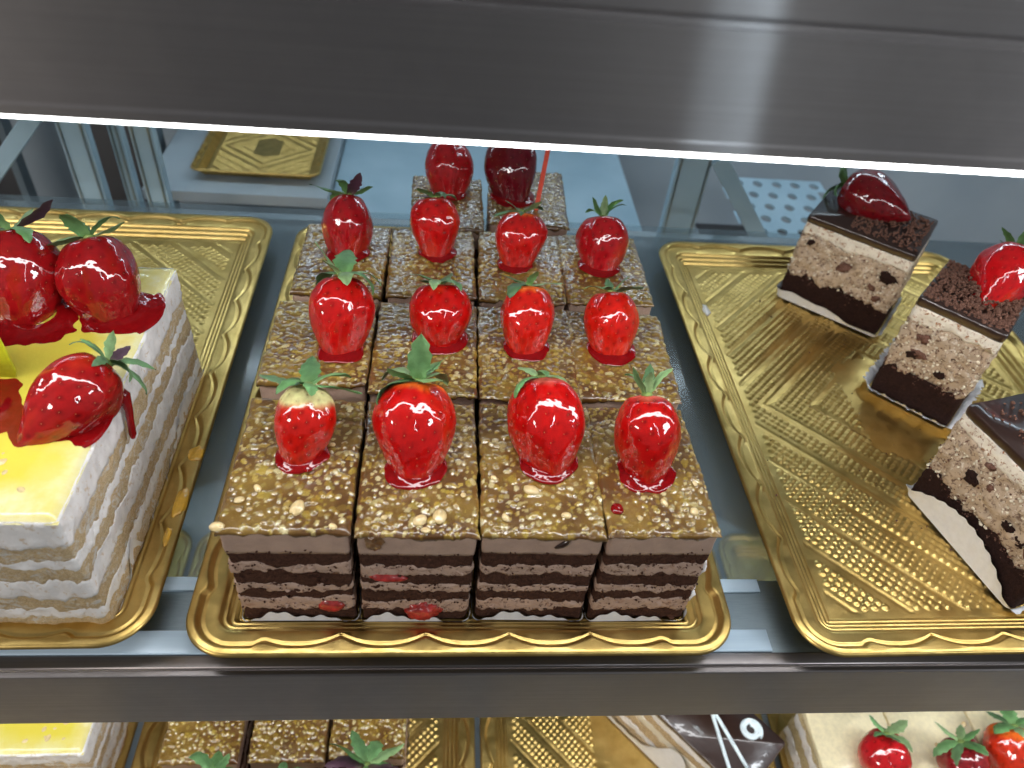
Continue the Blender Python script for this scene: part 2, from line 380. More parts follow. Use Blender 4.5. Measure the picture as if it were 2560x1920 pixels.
obj("fascia", m.mesh("fascia", STEEL_DARK), case)

upper = thing("upper_shelf", "brushed steel shelf front crossing the top with a lit strip under it", "shelf", (0, 4, 0)); upper.rotation_euler = (0, -0.0035, 0)
m = MB(); pts = [(0.30, 27.35), (0.30, 31.22), (0.0, 31.22), (0.0, 27.78), (-0.10, 27.70), (-0.10, 27.40), (-0.02, 27.33), (0.2, 27.33)]
m.extrude_x([(y, z) for y, z in reversed(pts)], X0, X1); obj("fascia", m.mesh("fascia", STEEL), upper)
m = MB(); m.extrude_x([(0.35, 30.9), (0.35, 31.35), (0.06, 31.62), (0.06, 32.6), (0.3, 32.75), (9, 33.1), (9, 32.6), (1.0, 32.2), (1.0, 30.9)][::-1], X0, X1)
obj("top_plate", m.mesh("top_plate", STEEL), upper)
m = MB(); m.box((X0, 9.1, 32.5), (X1, 46, 33.0)); obj("glass_pane", m.mesh("glass_pane", GLASS), upper)
t = NT("cool_led"); LEDC = t.set(Base_Color=(0.9, 0.9, 0.9), Emission_Color=(0.70, 0.88, 1.0), Emission_Strength=20)
def led_bar(name, label, loc, ex, y0, y1, z0, z1, rz=0, mat=None):
    t = thing(name, label, "light", loc, rz)
    m = MB(); m.box((-ex, y0, z0), (ex, y1, z1), 0.06); obj("diffuser", m.mesh("diffuser", mat or LED, True), t)
    m = MB(); m.box((-ex, y0 + 0.05, z1 + 0.003), (ex, y1 + 0.1, z1 + 0.22)); obj("housing", m.mesh("housing", STEEL), t); return t
led_bar("light_strip", "bright white light strip glowing along the bottom of the upper steel shelf front", (0, 4.35, 0), 78, 0, 2.5, 27.03, 27.26)
led_bar("light_strip", "white light strip hidden behind the front of the lower steel shelf edge", (0, 1.2, 0), 78, 0, 2.4, -3.0, -2.66)

low = thing("bottom_shelf", "grey bottom shelf under the glass carrying the lower cakes", "shelf", (0, 0, -32.6))
m = MB(); m.box((X0, -18, -1.2), (X1, 46, -0.02)); obj("shelf_board", m.mesh("shelf_board", GREYFLOOR), low)
m = MB(); m.box((-110, 82, -60), (120, 84, 40)); tag(obj("back_wall", m.mesh("back_wall", WALLGREY)), kind='structure')
m = MB(); m.box((-420, -480, -60), (420, 82, -58)); tag(obj("floor", m.mesh("floor", SHOPFLOOR)), kind='structure')
led_bar("light_strip", "cool white light strip at the back of the case above the rear posts", (0, 56, 0), 78, 0, 1.5, 29.5, 30.2, 0, LEDC)

def post(x, y, w, label, z0=-34, z1=31):
    p = thing("shelf_post", label, "post", (x, y, 0), 0, "posts at the back of the case")
    m = MB(); m.box((-w / 2, -0.6, z0), (w / 2, 0.6, z1)); bevel(obj("upright", m.mesh("upright", ENAMEL), p), 0.12)
    m = MB(); m.box((-w / 2 + 0.25, -0.75, z0 + 1), (-w / 2 + 0.42, -0.605, z1 - 1)).box((w / 2 - 0.42, -0.75, z0 + 1), (w / 2 - 0.25, -0.605, z1 - 1))
    obj("rail_lip", m.mesh("rail_lip", STEEL_COOL), p); return p
p = post(22.6, 50, 3.5, "broad pale blue steel post right of the nut cakes with a sloping brace")
m = MB(); m.beam((2.2, -.5, 5.4), (10.6, -.5, -5.2), 1.7, 0.8); bevel(obj("brace", m.mesh("brace", ENAMEL), p), 0.1)
p = post(-29.9, 50, 2.1, "slim pale blue steel post behind the back edge of the yellow cake tray")
p = post(-36.3, 50.5, 2.6, "wide grey steel post left of the dark gap with two sloping braces")
m = MB(); m.beam((-1, -1, 7.4), (-12, -1, -4.6), 1.5, 0.8).beam((-3.0, -1.2, 9.2), (-14, -1.2, -1.8), 1.2, 0.8); bevel(obj("brace", m.mesh("brace", ENAMEL), p), 0.1)
p = post(-33.6, 53, 1.2, "thin grey steel post between the dark gap and the wide grey post")
dp = thing("dark_door", "dark door panel at the back left behind the slim post", "door", (-39.3, 66, 0))
m = MB(); m.box((-4.5, 0, -40), (3.4, 1.2, 34)); obj("panel", m.mesh("panel", DARKP), dp)
m = MB(); m.box((3.5, -0.4, -40), (4.6, 1.4, 34)); obj("frame", m.mesh("frame", STEEL_COOL), dp)
dp2 = thing("dark_door", "dark narrow opening at the far left edge of the case back", "door", (-57, 68, 0))
m = MB(); m.box((-8, 0, -40), (3.5, 1.2, 34)); obj("panel", m.mesh("panel", DARKP), dp2)
m = MB(); m.box((3.6, -0.4, -40), (4.4, 1.4, 34)); obj("frame", m.mesh("frame", STEEL_COOL), dp2)

# perforated sheet at the back right
pf = thing("perforated_panel", "light steel sheet with rows of oval holes behind the chocolate cakes", "panel", (32.6, 51, -5.0))
m = MB(); nx, ny, cw, ch = 5, 6, 2.4, 2.6; N8 = 12
for i in range(nx):
    for j in range(ny):
        cx = i * cw + (cw / 2 if j % 2 else 0); cy = j * ch; v = []
        for k in range(N8):
            a = 2 * math.pi * k / N8 + math.pi / 4; c, s_ = math.cos(a), math.sin(a); q = max(abs(c), abs(s_))
            v.append((cx + cw / 2 * c / q, cy + ch / 2 * s_ / q, 0)); v.append((cx + 0.62 * c, cy + 0.72 * s_, 0)); v.append((cx + 0.62 * c, cy + 0.72 * s_, -0.3))
        f = []
        for k in range(N8):
            k2 = (k + 1) % N8; f += [(3 * k, 3 * k2, 3 * k2 + 1, 3 * k + 1), (3 * k + 1, 3 * k2 + 1, 3 * k2 + 2, 3 * k + 2)]
        m.add(v, f)
sh = obj("sheet", m.mesh("sheet", ENAMEL), pf); sh.rotation_euler = (R(2), 0, 0)
m = MB(); m.box((-1.5, -1.8, -7.5), (13, 16, -7.2)); obj("drip_pan", m.mesh("drip_pan", DARKP), pf)
# pale counter at the back centre
ct = thing("back_counter", "pale blue counter top across the back of the case behind the nut cakes", "counter", (0, 50, 0))
m = MB(); m.box((-14.5, 0, -7.0), (20.5, 30, -6.2)); bevel(obj("top", m.mesh("top", ENAMEL), ct), 0.15)
m = MB(); m.box((-34, 6, -6.2), (-14.6, 30, -5.0)); obj("side_board", m.mesh("side_board", GREYFLOOR), ct)
m = MB(); m.box((-14.3, 0.4, -33), (20.3, 1.2, -7.02)); obj("front_panel", m.mesh("front_panel", ENAMEL), ct)

# ------------------------------------------------------------------ gold trays
TW, TD = 29.0, 41.0
PROFILE = [(0.00, 1.02, 0), (0.05, 1.16, 0), (0.16, 1.22, 0), (0.30, 1.21, 0), (0.36, 1.24, .9), (0.45, 1.22, 1), (0.55, 1.10, 1), (0.68, 0.92, 1), (0.74, 0.90, 1),
           (0.84, 0.97, 1), (0.96, 0.96, .85), (1.30, 0.93, 0), (1.52, 0.92, 0)]
for k in range(3):
    u = 1.56 + k * 0.36; z = 0.90 - k * 0.24
    PROFILE += [(u, z, 0), (u + .06, z - .03, 0), (u + .12, z - .20, 0), (u + .17, z - .25, 0), (u + .30, z - .25, 0), (u + .34, z - .22, 0)]
PROFILE += [(2.66, 0.17, 0), (2.72, 0.13, 0), (2.80, 0.12, 0)]
def tray_rim(w, d):
    base, nrm = rrect(w, d, 2.5, 0.16, 16); n = len(base); rows = len(PROFILE)
    V = np.zeros((n, rows + 1, 3)); period = 4.1
    x, y = base[:, 0], base[:, 1]
    onx = np.abs(nrm[:, 1]) > 0.99; L = np.where(onx, w, d); tt = np.where(onx, x, y)
    inner = L / 2 - 3.6; npd = np.round(2 * inner / period); ph = (tt + inner) / (2 * inner) * npd
    cusp = (1 - np.abs(np.sin(np.pi * ph))) ** 1.25
    fade = np.clip((inner - np.abs(tt)) / 0.6, 0, 1); fade = np.where((np.abs(nrm[:, 0]) > .99) | onx, fade, 0)
    s = 0.58 * cusp * fade
    for j, (u, z, k) in enumerate(PROFILE):
        q = base - nrm * (u + s * k)[:, None]
        V[:, j, :2] = q; V[:, j, 2] = z
    V[:, rows] = V[:, rows - 1]; V[:, rows, :2] -= nrm * 0.12; V[:, rows, 2] = 0.05
    return make_mesh("rim", V.reshape(-1, 3), grid_faces(n, rows + 1, True), GOLD)
def tray_floor(w, d):
    w2, d2 = w - 5.52, d - 5.52; sp = 0.085
    nx, ny = int(w2 / sp), int(d2 / sp)
    X, Y = np.meshgrid(np.linspace(-w2 / 2, w2 / 2, nx), np.linspace(-d2 / 2, d2 / 2, ny), indexing='ij'); X = X.ravel(); Y = Y.ravel()
    L1 = np.abs(X) + np.abs(Y); per, g0 = 3.48, 9.9
    ph = ((L1 - g0) / per) % 1.0; dist = np.minimum(ph, 1 - ph) * per / math.sqrt(2)
    a = (X + Y) / math.sqrt(2); b = (X - Y) / math.sqrt(2); pit = 0.47
    # bands rise as dimple fields, grooves and the plain centre stay flat
    ca = (np.floor(a / pit) + .5) * pit; cb = (np.floor(b / pit) + .5) * pit
    cx = (ca + cb) / math.sqrt(2); cy = (ca - cb) / math.sqrt(2)
    cl = np.abs(cx) + np.abs(cy); cph = ((cl - g0) / per) % 1.0; cd = np.minimum(cph, 1 - cph) * per / math.sqrt(2)
    ok = (cd > 0.36) & (np.abs(cx) < w2 / 2 - 0.62) & (np.abs(cy) < d2 / 2 - 0.62) & ~((np.abs(cx) < 3.1) & (np.abs(cy) < 5.6 - 0.4 * np.abs(cx)))
    rr = np.hypot(a - ca, b - cb); dome = np.sqrt(np.clip(1 - (rr / 0.215) ** 2, 0, 1))
    z = 0.12 + np.where(ok, 0.085 * dome, 0)
    groove = np.where((np.abs(X) < 3.2) & (np.abs(Y) < 5.4), 0, np.clip(1 - dist / 0.24, 0, 1)); z = z - 0.05 * groove * groove * (3 - 2 * groove) * (np.abs(X) < w2 / 2 - .4) * (np.abs(Y) < d2 / 2 - .4)
    return make_mesh("embossed_base", np.stack([X, Y, z], 1), grid_faces(nx, ny), GOLD)
RIM, BASE = tray_rim(TW, TD), tray_floor(TW, TD)
def tray(label, cx, cy, z, sx=1, group="embossed gold cake trays", rz=0, sy=1):
    t = thing("gold_tray", label, "tray", (cx, cy, z), rz, group)
    a = obj("rim", RIM, t); b = obj("embossed_base", BASE, t)
    for o in (a, b): o.scale = (sx, sy, 1)
    return t
tray("gold scalloped tray in the middle holding the nut cakes", 0, 20.5, 0, 1.012)
tray("gold tray on the left under the yellow cake, amber jelly on its rim", -31.0, 20.9, 0, 1, rz=0.012)
tray("gold dimpled tray on the right, mostly bare with three chocolate cakes", 32.4, 20.5, 0, 1, rz=0.014)
ZL = -32.5
tray("gold tray on the bottom shelf under the lower yellow cake", -41.8, 11, ZL)
tray("gold tray on the bottom shelf under the lower nut cakes", -12.3, 11, ZL)
tray("gold tray on the bottom shelf under the dark slice with white icing", 16.0, 11, ZL, 0.92)
tray("gold tray on the bottom shelf under the ivory cakes with strawberries", 44.4, 11, ZL)
tray("blurred gold tray at the case back above the left gap", -22.6, 66.5, -4.8, 0.48, sy=.40)

# ------------------------------------------------------------------ nut cakes
CW, CD, CH = 5.85, 8.75, 8.25
LAYERS = [("sponge", 0.05, 1.05), ("cream", 1.05, 2.0), ("sponge", 2.0, 2.95), ("cream", 2.95, 3.35), ("sponge", 3.35, 4.35), ("cream", 4.35, 5.1), ("sponge", 5.1, 6.15), ("top_cream", 6.15, 7.75)]
def topping_mesh(seed):
    rng = np.random.default_rng(seed); sp = 0.062; nx, ny = int(CW / sp), int(CD / sp)
    x = np.linspace(-CW / 2, CW / 2, nx); y = np.linspace(-CD / 2, CD / 2, ny); X, Y = np.meshgrid(x, y, indexing='ij')
    P3 = np.stack([X.ravel(), Y.ravel(), 0 * X.ravel()], 1)
    Z = 0.135 + 0.06 * fbm(P3 * 0.5, seed, 3).reshape(nx, ny) + 0.03 * fbm(P3 * 3, seed + 5, 2).reshape(nx, ny)
    base = np.array([0.235, 0.138, 0.022]); dark = np.array([0.115, 0.050, 0.010])
    w = np.clip(fbm(P3 * 0.7, seed + 9, 3) * 1.5 + 0.45, 0, 1)[:, None]; C = (base * w + dark * (1 - w)).reshape(nx, ny, 3)
    pal = np.array([(0.36, 0.255, 0.055), (0.30, 0.195, 0.026), (0.46, 0.37, 0.15), (0.34, 0.24, 0.034), (0.24, 0.140, 0.020)])
    pit = 0.30
    for cx in np.arange(-CW / 2, CW / 2, pit):
        for cy in np.arange(-CD / 2, CD / 2, pit):
            if rng.random() < 0.16: continue
            px, py = cx + rng.uniform(0, pit), cy + rng.uniform(0, pit)
            ra = rng.uniform(0.09, 0.22) * (1.5 if rng.random() < 0.10 else 1); rb = ra * rng.uniform(.5, .95); th = rng.uniform(0, math.pi); h = rng.uniform(.06, .16)
            i0, i1 = np.searchsorted(x, (px - ra, px + ra)); j0, j1 = np.searchsorted(y, (py - ra, py + ra))
            if i1 <= i0 or j1 <= j0: continue
            dx = X[i0:i1, j0:j1] - px; dy = Y[i0:i1, j0:j1] - py
            a = (dx * math.cos(th) + dy * math.sin(th)) / ra; b = (-dx * math.sin(th) + dy * math.cos(th)) / rb
            p = 2.6; q = np.abs(a) ** p + np.abs(b) ** p; ins = q < 1; zz = 0.08 + h * np.sqrt(np.clip(1 - q, 0, 1)) + 0.03 * (a * rng.uniform(-1, 1) + b * rng.uniform(-1, 1))
            up = ins & (zz > Z[i0:i1, j0:j1]); Z[i0:i1, j0:j1][up] = zz[up]
            C[i0:i1, j0:j1][up] = (pal[rng.integers(5)] * rng.uniform(.75, 1.2)) if rng.random() > .06 else np.array([.58, .50, .26])
    Z[1:-1, 1:-1] = (Z[1:-1, 1:-1] * 4 + Z[:-2, 1:-1] + Z[2:, 1:-1] + Z[1:-1, :-2] + Z[1:-1, 2:]) / 8
    # edges roll over and drip down the sides
    ex = CW / 2 - np.abs(X); ey = CD / 2 - np.abs(Y); e = np.minimum(ex, ey)
    Z = Z - 0.10 * np.clip(1 - e / 0.25, 0, 1) ** 2
    wob = 0.10 * fbm(P3 * 1.8, seed + 3, 3).reshape(nx, ny)
    X = X * (1 + wob / CW * np.clip(1 - ex / 0.6, 0, 1) * 2); Y = Y * (1 + wob / CD * np.clip(1 - ey / .6, 0, 1) * 2)
    V = np.stack([X, Y, Z], -1); nv0 = nx * ny; idx = np.arange(nv0).reshape(nx, ny)
    ring = np.concatenate([idx[:-1, 0], idx[-1, :-1], idx[::-1, -1][:-1], idx[0, ::-1][:-1]])
    vv = V.reshape(-1, 3); cc = C.reshape(-1, 3); rp = vv[ring]; n = len(ring)
    drop = 0.20 + 0.20 * np.clip(fbm(rp * np.array([1.6, 1.6, 0]), seed + 21, 3) * 2, -0.6, 2.4)
    ext = []; ec = []
    for u, out in ((0.35, 0.035), (0.7, 0.045), (1.0, 0.0), (1.0, -0.12)):
        q = rp.copy(); q[:, 2] -= drop * u; nn = q[:, :2] / np.array([CW / 2, CD / 2]); big = np.abs(nn) > 0.985
        q[:, :2] += np.sign(nn) * big * out; ext.append(q); ec.append(np.tile(dark * 0.55, (n, 1)) if u > .5 else cc[ring] * 0.7 + dark * .3)
    allv = np.concatenate([vv] + ext); allc = np.concatenate([cc] + ec)
    f = grid_faces(nx, ny).tolist(); prev = ring
    for k in range(4):
        cur = nv0 + k * n + np.arange(n)
        f += [(int(prev[i]), int(cur[i]), int(cur[(i + 1) % n]), int(prev[(i + 1) % n])) for i in range(n)]; prev = cur
    return make_mesh("nut_topping", allv, f, NUTS, True, allc)
TOPS = [topping_mesh(s) for s in (11, 12, 13, 14, 15, 16)]
STACKS = []
for v in range(5):
    rng = random.Random(40 + v); st = []
    sh = [0] + [rng.uniform(-.13, .13) for _ in range(7)] + [rng.uniform(-0.05, .05)]
    for k, (nm, a, b) in enumerate(LAYERS):
        mat = SP_DARK if nm == "sponge" else (CR_TOP if nm == "top_cream" else CR_MOCHA)
        a2, b2 = a + sh[k], b + sh[k + 1]
        wb, wt = (0.0 if k == 0 else 0.40), (0.05 if k == 7 else 0.40)
        if nm == "top_cream": wb = 0.10
        if nm == "sponge" and k == 6: wt = 0.10
        st.append((nm, layer_mesh(nm, CW - 0.16, CD - 0.16, a2 - (0.0 if nm == 'sponge' else .03), b2 + (0 if nm == 'sponge' else .03), mat, 100 + v * 10 + (k % 2) * 3,
                  0.13 if nm == "sponge" else (0.04 if nm == "top_cream" else 0.12), 2.2,
                  0.0, wb, wt, v * 20 + k, v * 20 + k + 1, 0.10, 9, 0.05 if nm == 'sponge' else (0.0 if nm == 'top_cream' else 0.02))))
    STACKS.append(st)
SIDECRUMBS = []
for v in range(5):
    r_ = np.random.default_rng(900 + v); pts = []
    for _ in range(170):
        zc = r_.choice([1.05, 2.0, 2.95, 3.35, 4.35, 5.1, 6.15]) + r_.normal(0, .16)
        pts.append((r_.uniform(-CW / 2 + .1, CW / 2 - .1), (-1 if r_.random() < .75 else 1) * (CD / 2 - .07), max(.1, zc)))
    SIDECRUMBS.append(bits_mesh("crumbs", np.array(pts), np.random.default_rng(v).uniform(.025, .085, 170), SP_DARK, 900 + v))
TORN = []
for v in range(5):
    r_ = np.random.default_rng(700 + v); out = []
    for nm, mt, lv in (("sponge_bits", SP_DARK, [.5, 2.5, 3.8, 5.6]), ("cream_bits", CR_MOCHA, [1.5, 3.15, 4.7])):
        pts = np.array([(r_.uniform(-CW / 2 + .3, CW / 2 - .3), (-1 if q % 3 else 1) * (CD / 2 - .20), r_.choice(lv) + r_.normal(0, .22)) for q in range(22)])
        out.append((nm, bits_mesh(nm, pts, r_.uniform(.12, .30, 22), mt, 720 + v, .5)))
    TORN.append(out)
PAPERS = []
for v in range(4):
    P, N = rrect(CW - 0.1, CD - 0.1, 0.3, 0.12, 6); rr = random.Random(v); a1, a2, a3 = rr.uniform(0, 6), rr.uniform(0, 6), rr.uniform(5, 9)
    P = np.concatenate([P, P[:1]]); N = np.concatenate([N, N[:1]])
    hf = lambda s, a1=a1, a2=a2, a3=a3: max(0.05, 0.48 + 0.32 * math.sin(s * 31.4 + a1) + 0.22 * math.sin(s * 69.1 + a2) + .05 * math.sin(s * 200))
    PAPERS.append(paper_mesh("paper_liner", P, N, hf, 0.05, 4, 0.04, 3.5, 0.0))
CHIP = [make_mesh("nut", (lambda d, r: d * r[:, None] * np.array([.42, .30, .17]))(sphere_dirs(16, 9), 1 + .22 * fbm(sphere_dirs(16, 9) * 1.7 + s, s, 3)), grid_faces(16, 9, True), PALE_NUT) for s in (1, 2, 3)]

def nut_cake(cx, cy, z, top, stack, label, rz=0.0, flip=False, group="nut topped chocolate layer cakes", h=0, nuts=(), scale=1.0):
    t = thing("nut_cake", label, "cake", (cx, cy, z), rz, group); q_ = random.Random(cx * 3 + cy); t.rotation_euler = (q_.uniform(-.012, .012), q_.uniform(-.014, .014), rz)
    a = math.pi if flip else 0
    for nm, me in STACKS[stack]: obj(nm, me, t, (0, 0, h), (0, 0, a))
    for nm, me in TORN[stack]: tag(obj(nm, me, t, (0, 0, h), (0, 0, a)), kind='stuff')
    tag(obj("crumbs", SIDECRUMBS[stack], t, (0, 0, h), (0, 0, a)), kind='stuff')
    obj("nut_topping", TOPS[top], t, (0, 0, 7.78 + h), (0, 0, a))
    obj("paper_liner", PAPERS[(stack + top) % 4], t, (0, 0, 0.0), (0, 0, a))
    if h > 0.05:
        obj("cake_board", layer_mesh("cake_board", CW - .2, CD - .2, 0.02, h, PAPER, 5, 0, 1, 0, 0, 0, step=.8, rows=2), t)
    rng = random.Random(cx * 7 + cy)
    for k, (nx, ny, s) in enumerate(nuts):
        o = obj("nut", CHIP[k % 3], t, (nx, ny, 7.78 + 0.20 + h), (rng.uniform(-.3, .3), rng.uniform(-.3, .3), rng.uniform(0, 3)))
        o.scale = (s, s, s)
    return t
ZT = 0.28
XS = [-8.95, -2.87, 3.41, 9.37]; SX = [1.047, 1.003, 1.048, .965]
Y1 = 2.5 + CD / 2
c11 = nut_cake(XS[0], Y1, ZT, 0, 0, "nut cake at the front left corner with a large pale almond on top", 0.0, nuts=((.47, -3.05, 1.05), (-2.85, -4.15, .8), (-1.5, -1.9, .55), (-2.2, -2.6, .6), (2.2, -4.1, .5), (1.6, 1.0, .4)))
c12 = nut_cake(XS[1], Y1 - .05, ZT, 1, 1, "second nut cake from left in the front row, red berry slices in its side", 0.01, nuts=((.1, -3.55, .9), (1.05, -3.3, 1.1), (.4, -4.1, .6), (-1.6, -3.4, .4), (2.2, -2, .45)))
c13 = nut_cake(XS[2], Y1 + .05, ZT, 2, 2, "third nut cake from left in the front row, orange nut piece before the berry", -0.01, nuts=((-.5, -1.7, 1.0), (-1.8, -3.4, .55), (1.1, -3.2, .6), (-2.3, -1, .45)))
c14 = nut_cake(XS[3], Y1 - .05, ZT, 3, 3, "nut cake at the front right corner with a small red jelly spot", 0.015, nuts=((.3, -2.45, .6), (1.8, -3.0, .7), (2.3, -1.2, .45), (-1.2, -3.4, .5)))
o = obj("jelly_spot", lump_mesh("jelly_spot", (.36, .34, .16), RED_GLAZE, 4, .2), c14, (-2.3, -2.85, 7.96))
def part_at(par, name, me, wx, wy, wz, rot=(0, 0, 0)):
    return obj(name, me, par, (wx - par.location.x / S, wy - par.location.y / S, wz - par.location.z / S), rot)
part_at(c11, "berry_slice", lump_mesh("berry_slice", (.62, .30, .50), FRUIT, 6, .3), -7.25, 2.62, 1.62)
part_at(c12, "berry_slice", lump_mesh("berry_slice", (1.0, .30, .27), FRUIT, 7, .25), -4.3, 2.62, 4.45, (0, .08, 0))
part_at(c12, "berry_slice", lump_mesh("berry_slice", (.85, .42, .62), FRUIT, 8, .55, 3.2, 28, 18), -2.5, 2.55, 1.35)
part_at(c14, "cream_lump", lump_mesh("cream_lump", (.3, .3, .6), CR_WHITE, 9, .5, 2.5), 12.25, 3.0, 4.6)
part_at(c14, "cream_lump", lump_mesh("cream_lump", (.35, .4, .4), CR_WHITE, 10, .5, 2.5), 12.2, 3.0, 2.3)
part_at(c12, "topping_drip", lump_mesh("topping_drip", (.42, .16, .62), DRIP, 12, .5, 3, 28, 18), -4.9, 2.52, 7.55)
part_at(c13, "topping_drip", lump_mesh("topping_drip", (.16, .14, .50), CHOC_GLAZE, 13, .3, 2), 4.35, 2.6, 7.45, (0, .7, 0))

for c_, k_ in zip((c11, c12, c13, c14), SX): c_.scale = (k_, 1.025, 1); c_.location.y += .1 * S
ROW2 = [(XS[0] - .05, 12.7, 7.7, "leftmost nut cake of the second row, reddish nuts near its left edge", 4, 4), (XS[1] + .05, 12.0, 8.5, "second nut cake from left in the second row, under the plump round berry", 5, 0),
        (XS[2] + .05, 11.8, 8.7, "third nut cake from left in the second row, golden topping", 1, 1), (XS[3] - .15, 12.2, 8.2, "rightmost nut cake of the second row, golden yellow topping", 2, 2)]
for x, y0, d, lb, tp, st in ROW2:
    c = nut_cake(x, y0 + d / 2, ZT, tp, st, lb, random.Random(x).uniform(-.015, .015), True); c.scale = (SX[st % 4] if st != 4 else 1.04, d / CD, 1)
ROW3 = [(XS[0] + .2, "leftmost nut cake of the third row beside a yellow gap", 3, 3), (XS[1] + .3, "second nut cake from left in the third row, dark crinkled topping", 0, 1),
        (XS[2] + .1, "third nut cake from left in the third row, below the orange shouldered berry", 4, 0), (XS[3] + .1, "rightmost nut cake of the third row in front of the pale post", 5, 2)]
for i, (x, lb, tp, st) in enumerate(ROW3):
    c = nut_cake(x, 21.3 + 4.15, ZT, tp, st, lb, random.Random(x).uniform(-.02, .02), i % 2 == 0); c.scale = (1.0, 8.2 / CD, 1)
c = nut_cake(-1.75, 29.9 + 3.8, ZT, 2, 3, "left one of the two rearmost nut cakes", 0.01); c.scale = (.93, 7.6 / CD, 1)
c = nut_cake(4.65, 30.6 + 4.4, ZT, 1, 4, "right one of the two rearmost nut cakes, a red stick standing in it", -0.03, True); c.scale = (1.05, 1.0, 1)
# bottom shelf nut cakes
for i, (x, lb) in enumerate([(-19.45, "leftmost nut cake in the back row of the bottom shelf"), (-12.85, "middle nut cake in the back row of the bottom shelf"), (-6.65, "rightmost nut cake in the back row of the bottom shelf, white paper at its side")]):
    nut_cake(x, 4.6 + CD / 2, ZL + .28, i, (i + 1) % 4, lb, 0.0, i == 1)
for i, (x, lb) in enumerate([(-19.2, "leftmost nut cake in the front row of the bottom shelf, mostly out of view"), (-13.0, "middle nut cake in the front row of the bottom shelf, mostly out of view"), (-6.8, "rightmost nut cake in the front row of the bottom shelf, mostly out of view")]):
    nut_cake(x, -2.6, ZL + .28, 3 + i % 3, i, lb)

# ------------------------------------------------------------------ strawberries
def calyx_leaf(rng, C, ax, ex, ey, ang, length, width, lift, curl):
    rad = ex * math.cos(ang) + ey * math.sin(ang); side = np.cross(ax, rad); ns, nw = 11, 7
    p = C + rad * 0.10; th = lift; V = []
    step = length / (ns - 1); tw = rng.uniform(-.5, .5); ruf = rng.uniform(0, 6)
    for i in range(ns):
        s = i / (ns - 1); d = rad * math.cos(th) + ax * math.sin(th); nrm = np.cross(side, d)
        if i: p = p + d * step
        th -= curl / (ns - 1) * (0.4 + 1.4 * s)
        hw = width / 2 * (math.sin(math.pi * min(1, s * .90 + .085)) ** .75) * (1 + .16 * math.sin(s * 26 + ruf))
        if i == ns - 1: hw = .012
        a = tw * s; sd = side * math.cos(a) + nrm * math.sin(a)
        for j in range(nw):
            w = j / (nw - 1) * 2 - 1
            V.append(p + sd * (w * hw) - nrm * (0.22 * hw * (1 - w * w)) + nrm * 0.05 * math.sin(s * 9 + w * 3 + ruf) * abs(w) * width)
    V = np.array(V)
    c0 = np.array([0.10, 0.235, 0.075]) * rng.uniform(.6, 1.3) + np.array([.03, .02, .03]) * rng.uniform(0, 1)
    if rng.random() < .04: c0 = np.array([0.07, 0.03, 0.05])
    if rng.random() < .25: c0 = c0 * .6 + np.array([.16, .21, .10])
    tt = np.repeat(np.linspace(0, 1, ns), nw); mid = np.tile(np.abs(np.linspace(-1, 1, nw)), ns)
    col = c0 * (0.85 + .3 * mid[:, None]) + np.outer(np.clip(.3 - tt, 0, 1) * 1.2, np.array([.16, .20, .05]))
    return make_mesh("leaf", V, grid_faces(ns, nw), LEAF, True, col)

